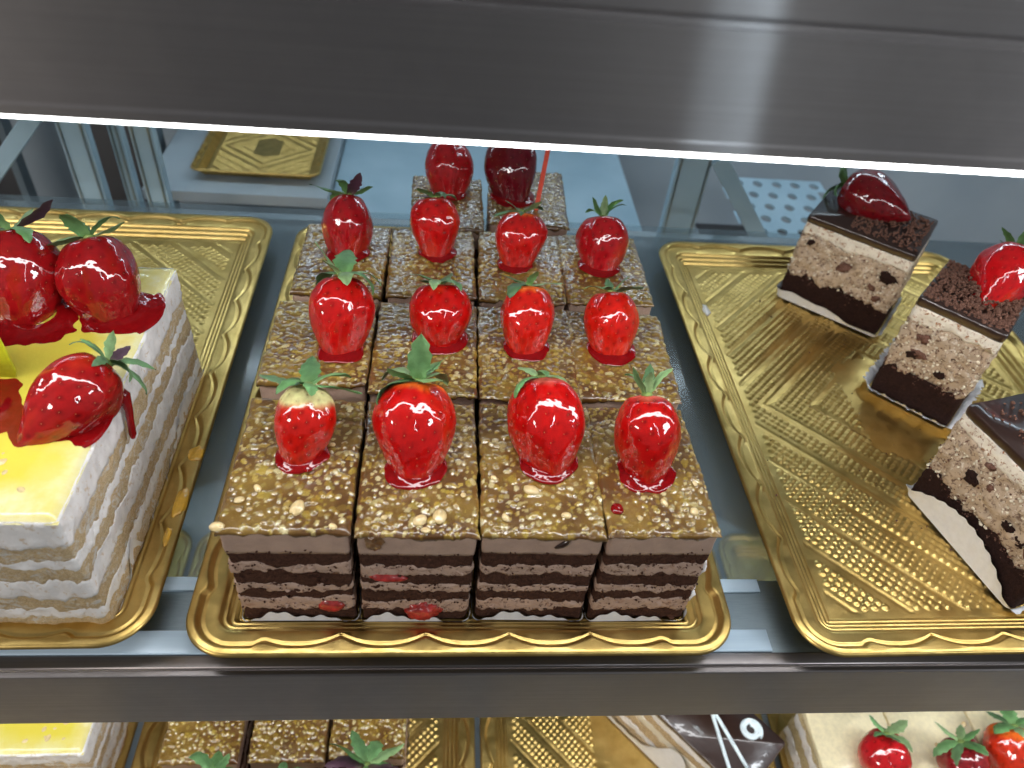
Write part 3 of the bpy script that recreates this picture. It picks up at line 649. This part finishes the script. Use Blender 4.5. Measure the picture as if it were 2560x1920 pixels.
RED = (0.47, 0.006, 0.005); DEEP = (0.29, 0.007, 0.010); MAROON = (0.13, 0.008, 0.018); BRIGHT = (0.56, 0.014, 0.007); WINE = (0.40, 0.010, 0.016)
ORANGE = (0.78, 0.15, 0.02); GREENW = (0.72, 0.70, 0.32); PINK = (0.68, 0.13, 0.09); NONE = None
def strawberry(label, bx, by, bz, lean, el, L, w, red=RED, sh=PINK, shoulder=0.9, seed=1, leaves=7, lsize=1.5, pool=1.25, taper=0.55, group="glazed strawberries on the cakes", lift=0.28, azim=0.0, base=0.345, skew=0.0, pool_off=(0, 0), glaze_cut=None):
    rng = random.Random(seed); by += 0.40 if el > 56 else 0; el = el - 9 + 5 * math.sin(seed * 2.3) if el > 56 else el; L = L * 1.03; t = thing("strawberry", label, "strawberry", (bx, by, bz), 0, group)
    ax = np.array([lean, math.cos(R(el)), math.sin(R(el))]); ax /= np.linalg.norm(ax)
    if azim: c, s = math.cos(azim), math.sin(azim); ax = np.array([c * ax[0] - s * ax[1], s * ax[0] + c * ax[1], ax[2]])
    ex = np.cross(ax, np.array([0, 0, 1.0])); ex = ex / np.linalg.norm(ex); ey = np.cross(ax, ex)     # ey points at the viewer side
    Lt = L / (1 - base); nu, nv = 84, 60; tt = (1 - np.cos(np.linspace(0.02, math.pi, nv))) / 2
    def prof(t): return np.sin(np.pi * np.clip(t, 1e-5, 1) ** pw).clip(0, 1) ** (taper * .75 + .20)
    pw = rng.uniform(1.5, 1.85); mx = prof(np.linspace(0, 1, 200)).max(); rad = prof(tt) / mx * w / 2
    ang = np.linspace(0, 2 * math.pi, nu, endpoint=False)
    A, T = np.meshgrid(ang, tt, indexing='ij'); RAD = np.tile(rad, (nu, 1))
    q = np.stack([np.cos(A) * 1.0, np.sin(A), T * 2.2], -1).reshape(-1, 3) + seed * 7.7
    RAD = RAD * (1 + 0.20 * fbm(q * .8, seed, 2).reshape(nu, nv) + 0.05 * fbm(q * 1.9, seed + 3, 2).reshape(nu, nv) + 0.045 * np.cos(2 * A + seed) + 0.04 * np.cos(3 * A + 2 * seed) * T)
    dent = np.exp(-((T - 1) / .06) ** 2) * .10 * w
    sd = []; n = 150; ga = math.pi * (3 - 5 ** .5)
    for k in range(n):
        tk = 0.08 + 0.90 * (k + .5) / n; sd.append((tk, (k * ga) % (2 * math.pi)))
    dcol = np.zeros(A.shape)
    for tk, ak in sd:
        rk = np.interp(tk, tt, rad) + .02; da = (A - ak + math.pi) % (2 * math.pi) - math.pi
        d2 = (da * rk) ** 2 + ((T - tk) * Lt) ** 2; dcol = np.maximum(dcol, np.exp(-d2 / 0.010))
    RAD = RAD - 0.03 * dcol
    H = (T - base) * Lt - dent
    bend = skew * (T - .5) ** 2
    V = (ex[None, None] * (np.cos(A) * RAD + bend)[..., None] + ey[None, None] * (np.sin(A) * RAD)[..., None] + ax[None, None] * H[..., None]).reshape(-1, 3)
    red = np.array(red); c = np.tile(red, (nu * nv, 1)) * (1 - .68 * dcol.reshape(-1, 1))
    nz = fbm(q * 2.0, seed + 4, 3); tf = T.ravel()
    g = np.ones(nu * nv)
    pale = np.clip(fbm(q * .9 + 40, seed + 8, 3) * 2.2 - .55, 0, .5)[:, None]; c = c * (1 - pale) + np.array([.70, .06, .015]) * (red[0] / .56) * pale
    if sh is not None:
        m_ = np.clip((tf - shoulder + .06 * nz) / .05, 0, 1)
        c = c * (1 - m_[:, None]) + (np.array(sh) * (1 - .35 * dcol.reshape(-1, 1))) * m_[:, None]; g = 1 - .92 * m_
    c = c * (1 + .18 * nz[:, None])
    body = obj("berry_body", make_mesh("berry_body", V, grid_faces(nu, nv, True), BERRY, True, np.clip(c, 0, 1), [("Glaze", g)]), t)
    SV = []; SF = []
    o8 = np.array([(1, 0, 0), (-1, 0, 0), (0, 1, 0), (0, -1, 0), (0, 0, 1), (0, 0, -1)], float) * np.array([.028, .05, .02])
    f8 = np.array([(0, 2, 4), (2, 1, 4), (1, 3, 4), (3, 0, 4), (2, 0, 5), (1, 2, 5), (3, 1, 5), (0, 3, 5)])
    for tk, ak in sd:
        if tk < base + .04: continue
        i = int(ak / (2 * math.pi) * nu) % nu; j = int(np.argmin(abs(tt - tk))); p = V[i * nv + j]; out = ex * math.cos(ak) + ey * math.sin(ak); sdv = np.cross(ax, out)
        SF.append(f8 + 6 * len(SV)); SV.append(p + o8[:, :1] * sdv + o8[:, 1:2] * ax + o8[:, 2:] * out)
    tag(obj("seeds", make_mesh("seeds", np.concatenate(SV), np.concatenate(SF), SEED), t), kind='stuff')
    top = ax * (Lt * (1 - base) - .10 * w - .02) + ex * (skew * .25)
    a0 = rng.uniform(0, 6.28)
    for k in range(leaves):
        a = a0 + 2 * math.pi * k / leaves + rng.uniform(-.25, .25)
        ln = lsize * rng.uniform(.95, 1.55); obj("leaf", calyx_leaf(rng, top, ax, ex, ey, a, ln, ln * rng.uniform(.30, .46), lift + rng.uniform(-.35, .5), rng.uniform(-.3, 1.7)), t)
    if leaves:
        d = sphere_dirs(10, 7); st = d * np.array([.32, .32, .16]); obj("stem", make_mesh("stem", st @ np.stack([ex, ey, ax]) + top + ax * .02, grid_faces(10, 7, True), LEAF, True, np.tile((.20, .28, .07), (70, 1))), t)
    if pool:
        nr, na = 16, 64; av = np.linspace(0, 2 * math.pi, na, endpoint=False); r0 = np.interp(base, tt, rad)
        RO = r0 * .95 * pool + .06 + 0.28 * fbm(np.stack([np.cos(av), np.sin(av), 0 * av], 1) * 1.3 + seed, seed + 2, 3) + .10 * np.cos(av + 1.57) ** 1
        u = np.linspace(0, 1, nr); PV = np.zeros((na, nr, 3))
        for j, uu in enumerate(u):
            rr = (1 - uu) * r0 * .6 + uu * RO; zz = 0.20 * np.exp(-np.clip(rr - r0 * .85, 0, None) / .25) + 0.08 * math.sqrt(max(0, 1 - uu ** 6)) - .03
            PV[:, j] = np.stack([np.cos(av) * rr + pool_off[0], np.sin(av) * rr * 1.0 + pool_off[1], zz], 1)
        obj("glaze_pool", make_mesh("glaze_pool", PV.reshape(-1, 3), grid_faces(na, nr, True)[:, ::-1], RED_GLAZE), t)
    return t
ZB = 8.26
# front row
strawberry("strawberry with pale green shoulder on the front left nut cake", -8.88, 6.9, ZB, .10, 60, 3.85, 3.3, (0.54, .012, .006), GREENW, .76, 3, 7, 1.8, 1.2, .62, skew=.1)
strawberry("large strawberry with orange rim and big curled leaves, second in the front row", -3.0, 6.3, ZB, 0, 60, 4.6, 3.85, RED, ORANGE, .88, 5, 9, 1.9, 1.25, .5, lift=.4)
strawberry("large broad strawberry with small dark leaves, third in the front row", 3.95, 6.9, ZB, -.12, 60, 4.65, 3.9, RED, PINK, .90, 8, 5, 1.35, 1.15, .55)
strawberry("strawberry with thin upright leaves on the front right nut cake", 9.1, 6.3, ZB, -.05, 60, 4.25, 3.5, RED, PINK, .93, 9, 5, 1.3, 1.25, .45, lift=1.15)
# second row
strawberry("strawberry with wide spread leaves, leftmost of the second row", -7.75, 15.4, ZB, 0, 60, 4.55, 3.7, (0.47, .008, .007), NONE, .9, 12, 7, 1.9, 1.3, .72, lift=.55)
strawberry("plump round strawberry, second from left in the second row", -1.9, 16.7, ZB, -.05, 60, 3.55, 4.0, RED, PINK, .92, 14, 6, 1.5, 1.15, .55, lift=.5)
strawberry("strawberry with orange seedy top, third in the second row", 3.35, 16.2, ZB, 0, 60, 3.9, 3.5, BRIGHT, ORANGE, .84, 16, 6, 1.5, 1.2, .5)
strawberry("bright strawberry with pink left shoulder, rightmost of the second row", 8.8, 16.2, ZB, -.05, 60, 3.75, 3.35, BRIGHT, PINK, .90, 18, 5, 1.4, 1.3, .48)
# third row
strawberry("dark red strawberry with a long curled leaf, leftmost of the third row", -8.5, 25.6, ZB, 0, 60, 4.15, 3.7, WINE, NONE, .92, 21, 6, 1.7, 1.15, .55, lift=.5)
strawberry("tall oval strawberry with dark leaf tuft, second in the third row", -2.3, 26.0, ZB, -.05, 60, 4.0, 3.4, (0.52, .010, .010), PINK, .90, 23, 6, 1.3, 1.2, .45, lift=.4)
strawberry("strawberry with an orange left shoulder, third in the third row", 3.3, 25.1, ZB, .05, 60, 3.8, 3.7, (0.52, .012, .010), ORANGE, .86, 25, 6, 1.4, 1.1, .68)
strawberry("dark strawberry with zigzag shine and spiky leaves, rightmost of the third row", 9.2, 25.3, ZB, .05, 60, 3.65, 3.65, WINE, NONE, .94, 27, 6, 1.5, 1.2, .42, lift=.9)
# rearmost pair
strawberry("plain rosy strawberry on the left rearmost nut cake under the light strip", -1.6, 34.6, ZB, -.05, 60, 4.3, 3.6, (0.44, .015, .02), NONE, .9, 31, 4, 1.1, 1.1, .60)
strawberry("dark maroon strawberry beside the red stick on the rearmost cake", 3.5, 34.5, ZB, -.1, 60, 4.7, 4.1, MAROON, NONE, .9, 33, 4, 1.1, 1.3, .40)

# ------------------------------------------------------------------ yellow cake (left tray)
def yellow_cake(label, cx, cy, z, w, d, seed):
    t = thing("yellow_cake", label, "cake", (cx, cy, z), 0, "yellow glazed vanilla layer cakes")
    seq = [("sponge", 0.05, 1.0), ("cream", 1.0, 1.75), ("sponge", 1.75, 2.6), ("cream", 2.6, 3.9), ("sponge", 3.9, 4.85), ("cream", 4.85, 5.35), ("sponge", 5.35, 6.25), ("top_cream", 6.25, 7.95)]
    for k, (nm, a, b) in enumerate(seq):
        obj(nm, layer_mesh(nm, w, d, a - .02, b + .02, SP_SMEAR if nm == "sponge" else CR_WHITE, seed, 0.17, 1.7, 0.0,
                           0 if k == 0 else .34, .04 if k == 7 else .34, seed + k, seed + k + 1, 0.12, 9, 0.0, .3), t)
    sp = .14; nx, ny = int(w / sp), int(d / sp); X, Y = np.meshgrid(np.linspace(-w / 2, w / 2, nx), np.linspace(-d / 2, d / 2, ny), indexing='ij')
    P3 = np.stack([X.ravel(), Y.ravel(), 0 * X.ravel()], 1); e = np.minimum(w / 2 - np.abs(P3[:, 0]), d / 2 - np.abs(P3[:, 1]))
    z0 = .16 + .05 * fbm(P3 * .5, seed + 50, 3) - .26 * np.clip(1 - e / .5, 0, 1) ** 2
    nz = fbm(P3 * .35, seed + 60, 3); mixv = np.clip(e / 1.9 - .16 + nz * .9, 0, 1)[:, None]
    col = np.array([.80, .75, .44]) * (1 - mixv) + np.array([.70, .60, .075]) * mixv
    V = P3.copy(); V[:, 2] = z0
    obj("yellow_glaze", make_mesh("yellow_glaze", V, grid_faces(nx, ny), LEMON, True, col), t, (0, 0, 7.98))
    rng = random.Random(seed)
    for k in range(9):
        o = obj("nut", CHIP[k % 3], t, (w / 2 - rng.uniform(1.6, 5.5), -d / 2 + rng.uniform(1, 4), 8.10), (rng.uniform(-.3, .3), 0, rng.uniform(0, 3))); s = rng.uniform(.3, .75); o.scale = (s, s, s)
    return t
yw, yd = 16.0, 19.6
yc = yellow_cake("large yellow glazed vanilla layer cake with white cream sides on the left tray", -18.45 - yw / 2, 2.0 + yd / 2, ZT, yw, yd, 300); yc.scale = (1, 1, 1.14)
P, N = rrect(yw - .2, yd - .2, .4, .14, 6); 
sel = np.where((N[:, 0] > .5) | (N[:, 1] < -.7))[0]; order = sel
P2, N2 = P[order], N[order]; ang = np.arctan2(P2[:, 1], P2[:, 0])
fr_ = [i for i in range(len(P)) if N[i, 1] < -.7]; rt_ = [i for i in range(len(P)) if N[i, 0] > .7]
fr_.sort(key=lambda i: P[i, 0]); rt_.sort(key=lambda i: P[i, 1]); path = fr_ + rt_
obj("paper_liner", paper_mesh("paper_liner", P[path], N[path], lambda s: .30 + .12 * math.sin(s * 60) + (1.5 * math.exp(-((s - .56) / .022) ** 2)) + (1.5 * math.exp(-((s - .88) / .10) ** 2)), .22, 5, .05, 3.0, .0), yc)
ZY = ZT + 8.10 * 1.14
# red drip running over the right side of the cake
dripc = []
def tube(name, pts, rad, mat, n=10):
    pts = [Vector(p) for p in pts]; V = []; k = len(pts)
    for i, p in enumerate(pts):
        d = (pts[min(i + 1, k - 1)] - pts[max(i - 1, 0)]).normalized(); u = d.cross(Vector((.3, .9, .2))).normalized(); w = d.cross(u); r = rad[i] if not isinstance(rad, (int, float)) else rad
        for j in range(n): a = 2 * math.pi * j / n; V.append(p + (u * math.cos(a) + w * math.sin(a)) * r)
    f = [(i * n + j, i * n + (j + 1) % n, (i + 1) * n + (j + 1) % n, (i + 1) * n + j) for i in range(k - 1) for j in range(n)] + [tuple(range(n)), tuple((k - 1) * n + j for j in reversed(range(n)))]
    return make_mesh(name, np.array([tuple(v) for v in V]), f, mat)
b1 = strawberry("dark strawberry lying tilted in a wide red pool at the front of the yellow cake", -21.0, 7.6, ZY, .75, 35, 4.5, 3.75, (0.34, .008, .009), NONE, .9, 41, 8, 1.6, 2.1, .60, lift=.6, pool_off=(.5, .5))
ox, oy, oz = -21.7, 8.6, ZB + .1 + .08
obj("glaze_drip", tube("glaze_drip", [(x - ox, y - oy, z - oz) for x, y, z in ((-20.0, 11.2, 8.45), (-19.3, 11.35, 8.5), (-18.85, 11.2, 8.2), (-18.72, 10.9, 7.5), (-18.70, 10.6, 6.8), (-18.68, 10.4, 6.2), (-18.68, 10.3, 5.95))], [.35, .40, .34, .22, .19, .20, .10], RED_GLAZE), b1)
strawberry("deep red glazed strawberry in a red pool at the back corner of the yellow cake", -20.8, 16.9, ZY, -.28, 55, 4.6, 4.1, DEEP, NONE, .9, 43, 5, 1.9, 1.7, .42, lift=.5, pool_off=(.3, .1))
strawberry("deep red glazed strawberry cut by the left picture edge on the yellow cake", -25.5, 16.6, ZY, -.15, 50, 4.9, 4.8, DEEP, NONE, .9, 45, 6, 1.9, 1.8, .45, lift=.4, pool_off=(.9, -.5))
strawberry("strawberry at the left picture edge with its red glaze running out over the yellow top", -26.3, 8.6, ZY, -.5, 40, 4.8, 4.2, DEEP, NONE, .9, 47, 5, 1.5, 2.0, .5, pool_off=(1.6, .3))
pk = thing("yellow_sign", "lime yellow plastic sign with a curved edge standing in the yellow cake", "sign", (-24.95, 11.1, ZY - .6))
m = MB(); n = 24; arc = [(-2.2, 0), (1.0, 0)] + [(1.35 * math.cos(R(-8 + 98 * i / n)) ** .55 if math.cos(R(-8 + 98 * i / n)) > 0 else 0, 1 + 8.0 * math.sin(R(max(0, -8 + 98 * i / n)))) for i in range(n)] + [(-2.2, 9.1)]
k = len(arc); v = [(a, -.06, b) for a, b in arc] + [(a, .06, b) for a, b in arc]
m.add(v, [tuple(range(k)), tuple(range(2 * k - 1, k - 1, -1))] + [(i, i + k, (i + 1) % k + k, (i + 1) % k) for i in range(k)])
obj("card", m.mesh("card", YPLASTIC), pk)
m = MB(); m.box((-1.3, -.15, -1.5), (-.9, .15, .4)); obj("spike", m.mesh("spike", YPLASTIC), pk)
for lb, x, y, s in (("round amber jelly drop on the right rim of the left gold tray", -16.85, 13.4, (.45, .65, .18)), ("long amber jelly smear on the tray rim in front of the round drop", -16.8, 9.6, (.38, 1.2, .18)), ("thin amber jelly trail nearest the front on the left tray rim", -16.9, 7.2, (.22, .7, .12))):
    tag(obj("jelly_drop", lump_mesh("jelly_drop", s, AMBER, int(abs(y) * 3), .35, 2.0, 28, 16), None, (x, y, 1.18)), lb, "jelly", "amber jelly on the left tray rim")

# ------------------------------------------------------------------ chocolate cakes (right tray)
def choc_cake(label, cx, cy, rz, w, d, h, seed, paper, tilt=0.0):
    t = thing("chocolate_cake", label, "cake", (cx, cy, ZT), R(rz), "chocolate mousse cakes on the right tray")
    b = h * .33; mz = h * .80; c = h * .92
    obj("brownie_base", layer_mesh("brownie_base", w, d, .05, b, BROWNIE, seed, .24, 1.5, .03, 0, .75, seed, seed + 1, .11, 12, .02, .3), t)
    obj("mousse", layer_mesh("mousse", w, d, b - .03, mz, CR_MOUSSE, seed + 1, .36, 1.6, .04, .75, .45, seed + 1, seed + 2, .11, 18, .04, .3), t)
    obj("white_cream", layer_mesh("white_cream", w - .05, d - .05, mz - .03, c, CR_CARAMEL, seed + 2, .16, 1.6, 0, .45, .04, seed + 2, seed + 3, .12, 7, 0, .3), t)
    obj("chocolate_glaze", layer_mesh("chocolate_glaze", w - .02, d - .02, c - .02, h, CHOC_GLAZE, seed + 3, .05, .9, .05, .06, .03, seed + 3, seed + 4, .14, 7, 0, .25), t)
    rng = random.Random(seed)
    for k in range(9):
        side = k % 3; z = rng.uniform(b + .3, mz - .3)
        p = (rng.uniform(-w / 2 + .5, w / 2 - .5), -d / 2 + .02, z) if side < 2 else (-w / 2 + .02, rng.uniform(-d / 2 + .5, d / 2 - .5), z)
        dark = k % 6 < 5; s = rng.uniform(.2, .6)
        obj("cookie_chunk" if dark else "cream_lump", lump_mesh("cookie_chunk", (s, s * .55, s * rng.uniform(.5, .8)) if side < 2 else (s * .55, s, s * .6), (BROWNIE, CRUMB, SP_DARK)[k % 3] if dark else CR_WHITE, seed + k, .8, 2.4, 20, 13), t, p, (0, rng.uniform(-1, 1), 0))
    r_ = np.random.default_rng(seed)
    for nm, mt, n_ in (("mousse_flakes", CR_IVORY, 260), ("crumbs", CRUMB, 240)):
        pts = []
        for q in range(n_):
            z = r_.uniform(b, mz) if nm == "mousse_flakes" else (r_.uniform(b - .3, mz) if q % 2 else r_.normal(b, .35))
            pts.append((r_.uniform(-w / 2, w / 2), -d / 2 - r_.uniform(-.04, .03), z) if q % 3 else (-w / 2 - r_.uniform(-.04, .03), r_.uniform(-d / 2, d / 2), z))
        tag(obj(nm, bits_mesh(nm, np.array(pts), r_.uniform(.03, .10, n_) * (1.4 if nm == "mousse_flakes" else 1), mt, seed + n_), t), kind='stuff')
    P, N = rrect(w + .05, d + .05, .4, .14, 6); fr = sorted([i for i in range(len(P)) if N[i, 1] < -.7], key=lambda i: P[i, 0]); lf = sorted([i for i in range(len(P)) if N[i, 0] < -.7], key=lambda i: -P[i, 1]); rt = sorted([i for i in range(len(P)) if N[i, 0] > .7], key=lambda i: P[i, 1])
    path = lf + fr + rt
    obj("paper_liner", paper_mesh("paper_liner", P[path], N[path], paper[0], paper[1], 6, paper[2], paper[3], .0), t)
    return t
def crumbs(par, pts_fn, n, seed, zt, lo=.06, hi=.17):
    rng = np.random.default_rng(seed); pts = np.array([pts_fn(rng) for _ in range(n)]); pts[:, 2] += zt
    tag(obj("crumbs", bits_mesh("crumbs", pts, rng.uniform(lo, hi, n), CRUMB, seed), par), kind='stuff')
k1 = choc_cake("chocolate mousse cake at the tray back with grey crumbs and dark berry", 33.3, 34.2, -38.6, 8.8, 7.2, 8.1, 500, (lambda s: .25 + .75 * math.exp(-((s - .40) / .17) ** 2) + .1 * math.sin(s * 40), .25, .03, 2.0))
def c1(r):
    x = r.uniform(-1.2, 4.1); y = r.uniform(-3.2, 3.2); return (x, y, .05 + .28 * math.exp(-((x - 2.2) / 1.4) ** 2 - (y / 2.2) ** 2) * r.uniform(.3, 1))
crumbs(k1, c1, 520, 1, 8.1)
k2 = choc_cake("chocolate mousse cake in the middle of the right tray heaped with brown crumbs", 35.9, 22.8, -43.6, 6.0, 6.9, 8.8, 540, (lambda s: .50 + .10 * math.sin(s * 95) + .06 * math.sin(s * 170), .62, .12, 5.0))
def c2(r):
    x = r.uniform(-2.85, 2.85); y = r.uniform(-3.0, 3.2) if r.random() < .9 else r.uniform(-3.3, 3.3); h_ = max(0, 1 - (x / 3.0) ** 2 - ((y - .3) / 3.0) ** 2); return (x, y, (.04 + .95 * h_) * r.uniform(.35, 1))
crumbs(k2, c2, 1300, 2, 8.8, .08, .20)
k3 = choc_cake("chocolate mousse cake at the right picture edge with a white fan paper", 34.0, 8.4, -74.7, 9.1, 6.2, 8.4, 580, (lambda s: .12 + 2.5 * max(0, math.sin(math.pi * min(1, max(0, (s - .27) / .45)))) ** .8, .35, .07, 3.6))
def c3(r):
    x = r.uniform(-4, 4); y = r.uniform(-2.7, 3); return (x, y, .05)
crumbs(k3, c3, 190, 3, 8.4)
strawberry("dark seedy strawberry lying on the chocolate cake at the tray back", 33.7, 35.2, ZT + 9.0, -1.0, 10, 3.4, 4.0, (0.20, .008, .014), NONE, .9, 51, 6, 1.5, None, .35, base=.45, lift=.4)
strawberry("bright red strawberry standing in the brown crumbs of the middle chocolate cake", 36.1, 22.0, ZT + 8.9, .75, 35, 4.9, 4.3, (0.55, .008, .012), NONE, .9, 53, 7, 1.4, None, .55, lift=.6, base=.24)
strawberry("strawberry on the chocolate cake at the right picture edge, only leaf tips in view", 36.6, 8.6, ZT + 8.45, .35, 60, 4.2, 3.6, RED, NONE, .9, 55, 7, 1.9, 1.2, .5, lift=.4)
tag(obj("cream_smear", lump_mesh("cream_smear", (.28, .8, .08), CR_WHITE, 8, .5, 2.2), None, (20.6, 31.6, .2)), "small white cream smear on the bare left side of the right tray", "cream")
r_ = np.random.default_rng(5)
pts = np.stack([r_.uniform(20.5, 44, 90), r_.uniform(2.6, 37, 90), r_.uniform(.24, .30, 90)], 1)
tag(obj("scattered_crumbs", bits_mesh("scattered_crumbs", pts, r_.uniform(.03, .09, 90), CRUMB, 5)), "brown cake crumbs scattered over the bare part of the right gold tray", "crumbs", None, 'stuff')
rs = thing("red_stick", "flat red plastic stick standing upright in the rearmost right nut cake", "stick", (5.2, 33.0, 8.2))
m = MB(); m.box((-.17, -.06, 0), (.17, .06, 6.5)); st_ = bevel(obj("shaft", m.mesh("shaft", RPLASTIC), rs), .03); st_.rotation_euler = (0, R(4), 0)
m = MB(); m.box((-1.6, -.05, 6.48), (2.6, .05, 9.2)); bevel(obj("tag_plate", m.mesh("tag_plate", RPLASTIC), rs, (.45, 0, 0)), .04)

# ------------------------------------------------------------------ bottom shelf cakes
yellow_cake("yellow glazed vanilla layer cake on the bottom shelf at the left", -28.0 - 8, 5.3 + 7, ZL + .28, 16, 14, 340)
cs = thing("chocolate_slice", "dark chocolate slice with crossed white icing lines on the bottom shelf", "cake", (20.6, 9.2, ZL + .28), R(-49))
for k, (nm, a, b, mt) in enumerate([("sponge", .05, 1.6, SP_TAN), ("cream", 1.6, 2.6, CR_WHITE), ("sponge", 2.6, 3.8, SP_TAN), ("cream", 3.8, 5.0, CR_IVORY), ("sponge", 5.0, 5.9, SP_TAN), ("cream", 5.9, 6.8, CR_WHITE)]):
    obj(nm, layer_mesh(nm, 15, 6.2, a - .02, b + .02, mt, 600 + k, .16, 1.4, 0, .0 if k == 0 else .3, .3 if k < 5 else .05, 600 + k, 601 + k, .16, 7, 0, .3), cs)
obj("chocolate_glaze", layer_mesh("chocolate_glaze", 15.05, 6.3, 6.75, 7.35, CHOC_GLAZE, 620, .07, .8, .08, .15, .03, 1, 2, .2, 7, 0, .3), cs)
def flat(pts): return [(x, y, 7.38) for x, y in pts]
cr = lambda pts: [tuple(np.array(pts[i]) * (1 - u) + np.array(pts[i + 1]) * u) for i in range(len(pts) - 1) for u in np.linspace(0, 1, 6, endpoint=False)] + [pts[-1]]
obj("icing_line", tube("icing_line", flat(cr([(-3.2, 2.6), (-.5, 1.2), (2.5, .4), (6.5, -1.2)])), .16, ICING), cs)
obj("icing_line", tube("icing_line", flat(cr([(-2.0, 2.9), (.5, 1.4), (2.6, -.2), (5.8, -2.6)])), .16, ICING), cs)
obj("icing_line", tube("icing_line", [(4.9 + .9 * math.cos(a) * (1 - a / 26), 1.75 + .9 * math.sin(a) * (1 - a / 26), 7.38) for a in np.linspace(0, 15, 60)], .16, ICING), cs)
Pp = np.stack([np.linspace(-7.3, 7.3, 60), np.full(60, -3.15)], 1); Np = np.tile((0.0, -1.0), (60, 1))
obj("paper_liner", paper_mesh("paper_liner", Pp, Np, lambda s: 1.2 + 4.2 * math.exp(-((s - .62) / .14) ** 2), .3, 5, .04, 2.0), cs)
def ivory_cake(label, cx, cy, w, d, seed):
    t = thing("ivory_cake", label, "cake", (cx, cy, ZL + .28), 0, "ivory cream cakes on the bottom shelf")
    for k, (nm, a, b, mt) in enumerate([("sponge", .05, 1.8, SP_PALE), ("cream", 1.8, 3.2, CR_WHITE), ("sponge", 3.2, 4.6, SP_PALE), ("cream", 4.6, 5.8, CR_WHITE), ("sponge", 5.8, 6.4, SP_PALE)]):
        obj(nm, layer_mesh(nm, w, d, a - .02, b + .02, mt, seed + k, .24, 1.4, 0, 0 if k == 0 else .25, .25, seed + k, seed + k + 1, .18, 8, .03, .3), t)
    obj("ivory_cream", layer_mesh("ivory_cream", w, d, 6.4, 7.2, m_ivory_top(), seed + 9, .1, 1.2, .05, .2, .04, seed + 5, seed + 6, .18, 6, 0, .35), t)
    rng = random.Random(seed)
    for k in range(5):
        o = obj("nut", CHIP[k % 3], t, (rng.uniform(-w / 2 + .6, w / 2 - .6), -d / 2 + rng.uniform(.6, d - .6), 7.26), (0, 0, rng.uniform(0, 3))); s = rng.uniform(.3, .8); o.scale = (s, s, s)
    return t
_iv = []
def m_ivory_top():
    if not _iv: _iv.append(m_gloss("ivory_glaze", (0.86, 0.76, 0.50), .3, .6, .06, .06, 1.2, .1))
    return _iv[0]
ivory_cake("ivory cream cake on the bottom shelf, leftmost with a red berry", 34.0, 4.0, 7.0, 10, 700)
ivory_cake("ivory cream cake on the bottom shelf, right of the leftmost one", 41.4, 4.2, 7.3, 10, 720)
ivory_cake("ivory cream cake on the bottom shelf at the right picture edge", 48.8, 4.1, 7.0, 10, 740)
ZI = ZL + .28 + 7.2
G2 = "glazed strawberries on the bottom shelf"
strawberry("red strawberry on the leftmost ivory cake of the bottom shelf", 35.1, 2.2, ZI, 0, 58, 4.2, 4.1, (0.50, .015, .02), NONE, .9, 61, 6, 1.6, 1.1, .5, G2)
strawberry("dark red strawberry in the middle of the ivory cakes on the bottom shelf", 42.2, 2.0, ZI, -.2, 50, 4.0, 3.9, (0.24, .02, .025), NONE, .9, 63, 7, 1.8, 1.1, .5, G2)
strawberry("orange red strawberry at the right end of the ivory cakes on the bottom shelf", 46.9, 2.0, ZI, -.05, 58, 4.6, 4.6, (0.66, .05, .015), ORANGE, .85, 65, 7, 1.8, 1.1, .5, G2)
ZN = ZL + .28 + 7.95
strawberry("strawberry on the leftmost front nut cake of the bottom shelf, only leaves in view", -17.6, .2, ZN, .1, 62, 3.8, 3.6, RED, NONE, .9, 67, 7, 1.8, 1.2, .5, G2)
strawberry("strawberry on the middle front nut cake of the bottom shelf, only leaf tips in view", -12.6, -.3, ZN, 0, 62, 3.8, 3.6, RED, NONE, .9, 69, 7, 1.7, 1.2, .5, G2)
strawberry("strawberry on the rightmost front nut cake of the bottom shelf with large pale leaves", -6.6, .5, ZN, .05, 62, 3.9, 3.6, RED, NONE, .9, 71, 8, 2.4, 1.2, .5, G2)
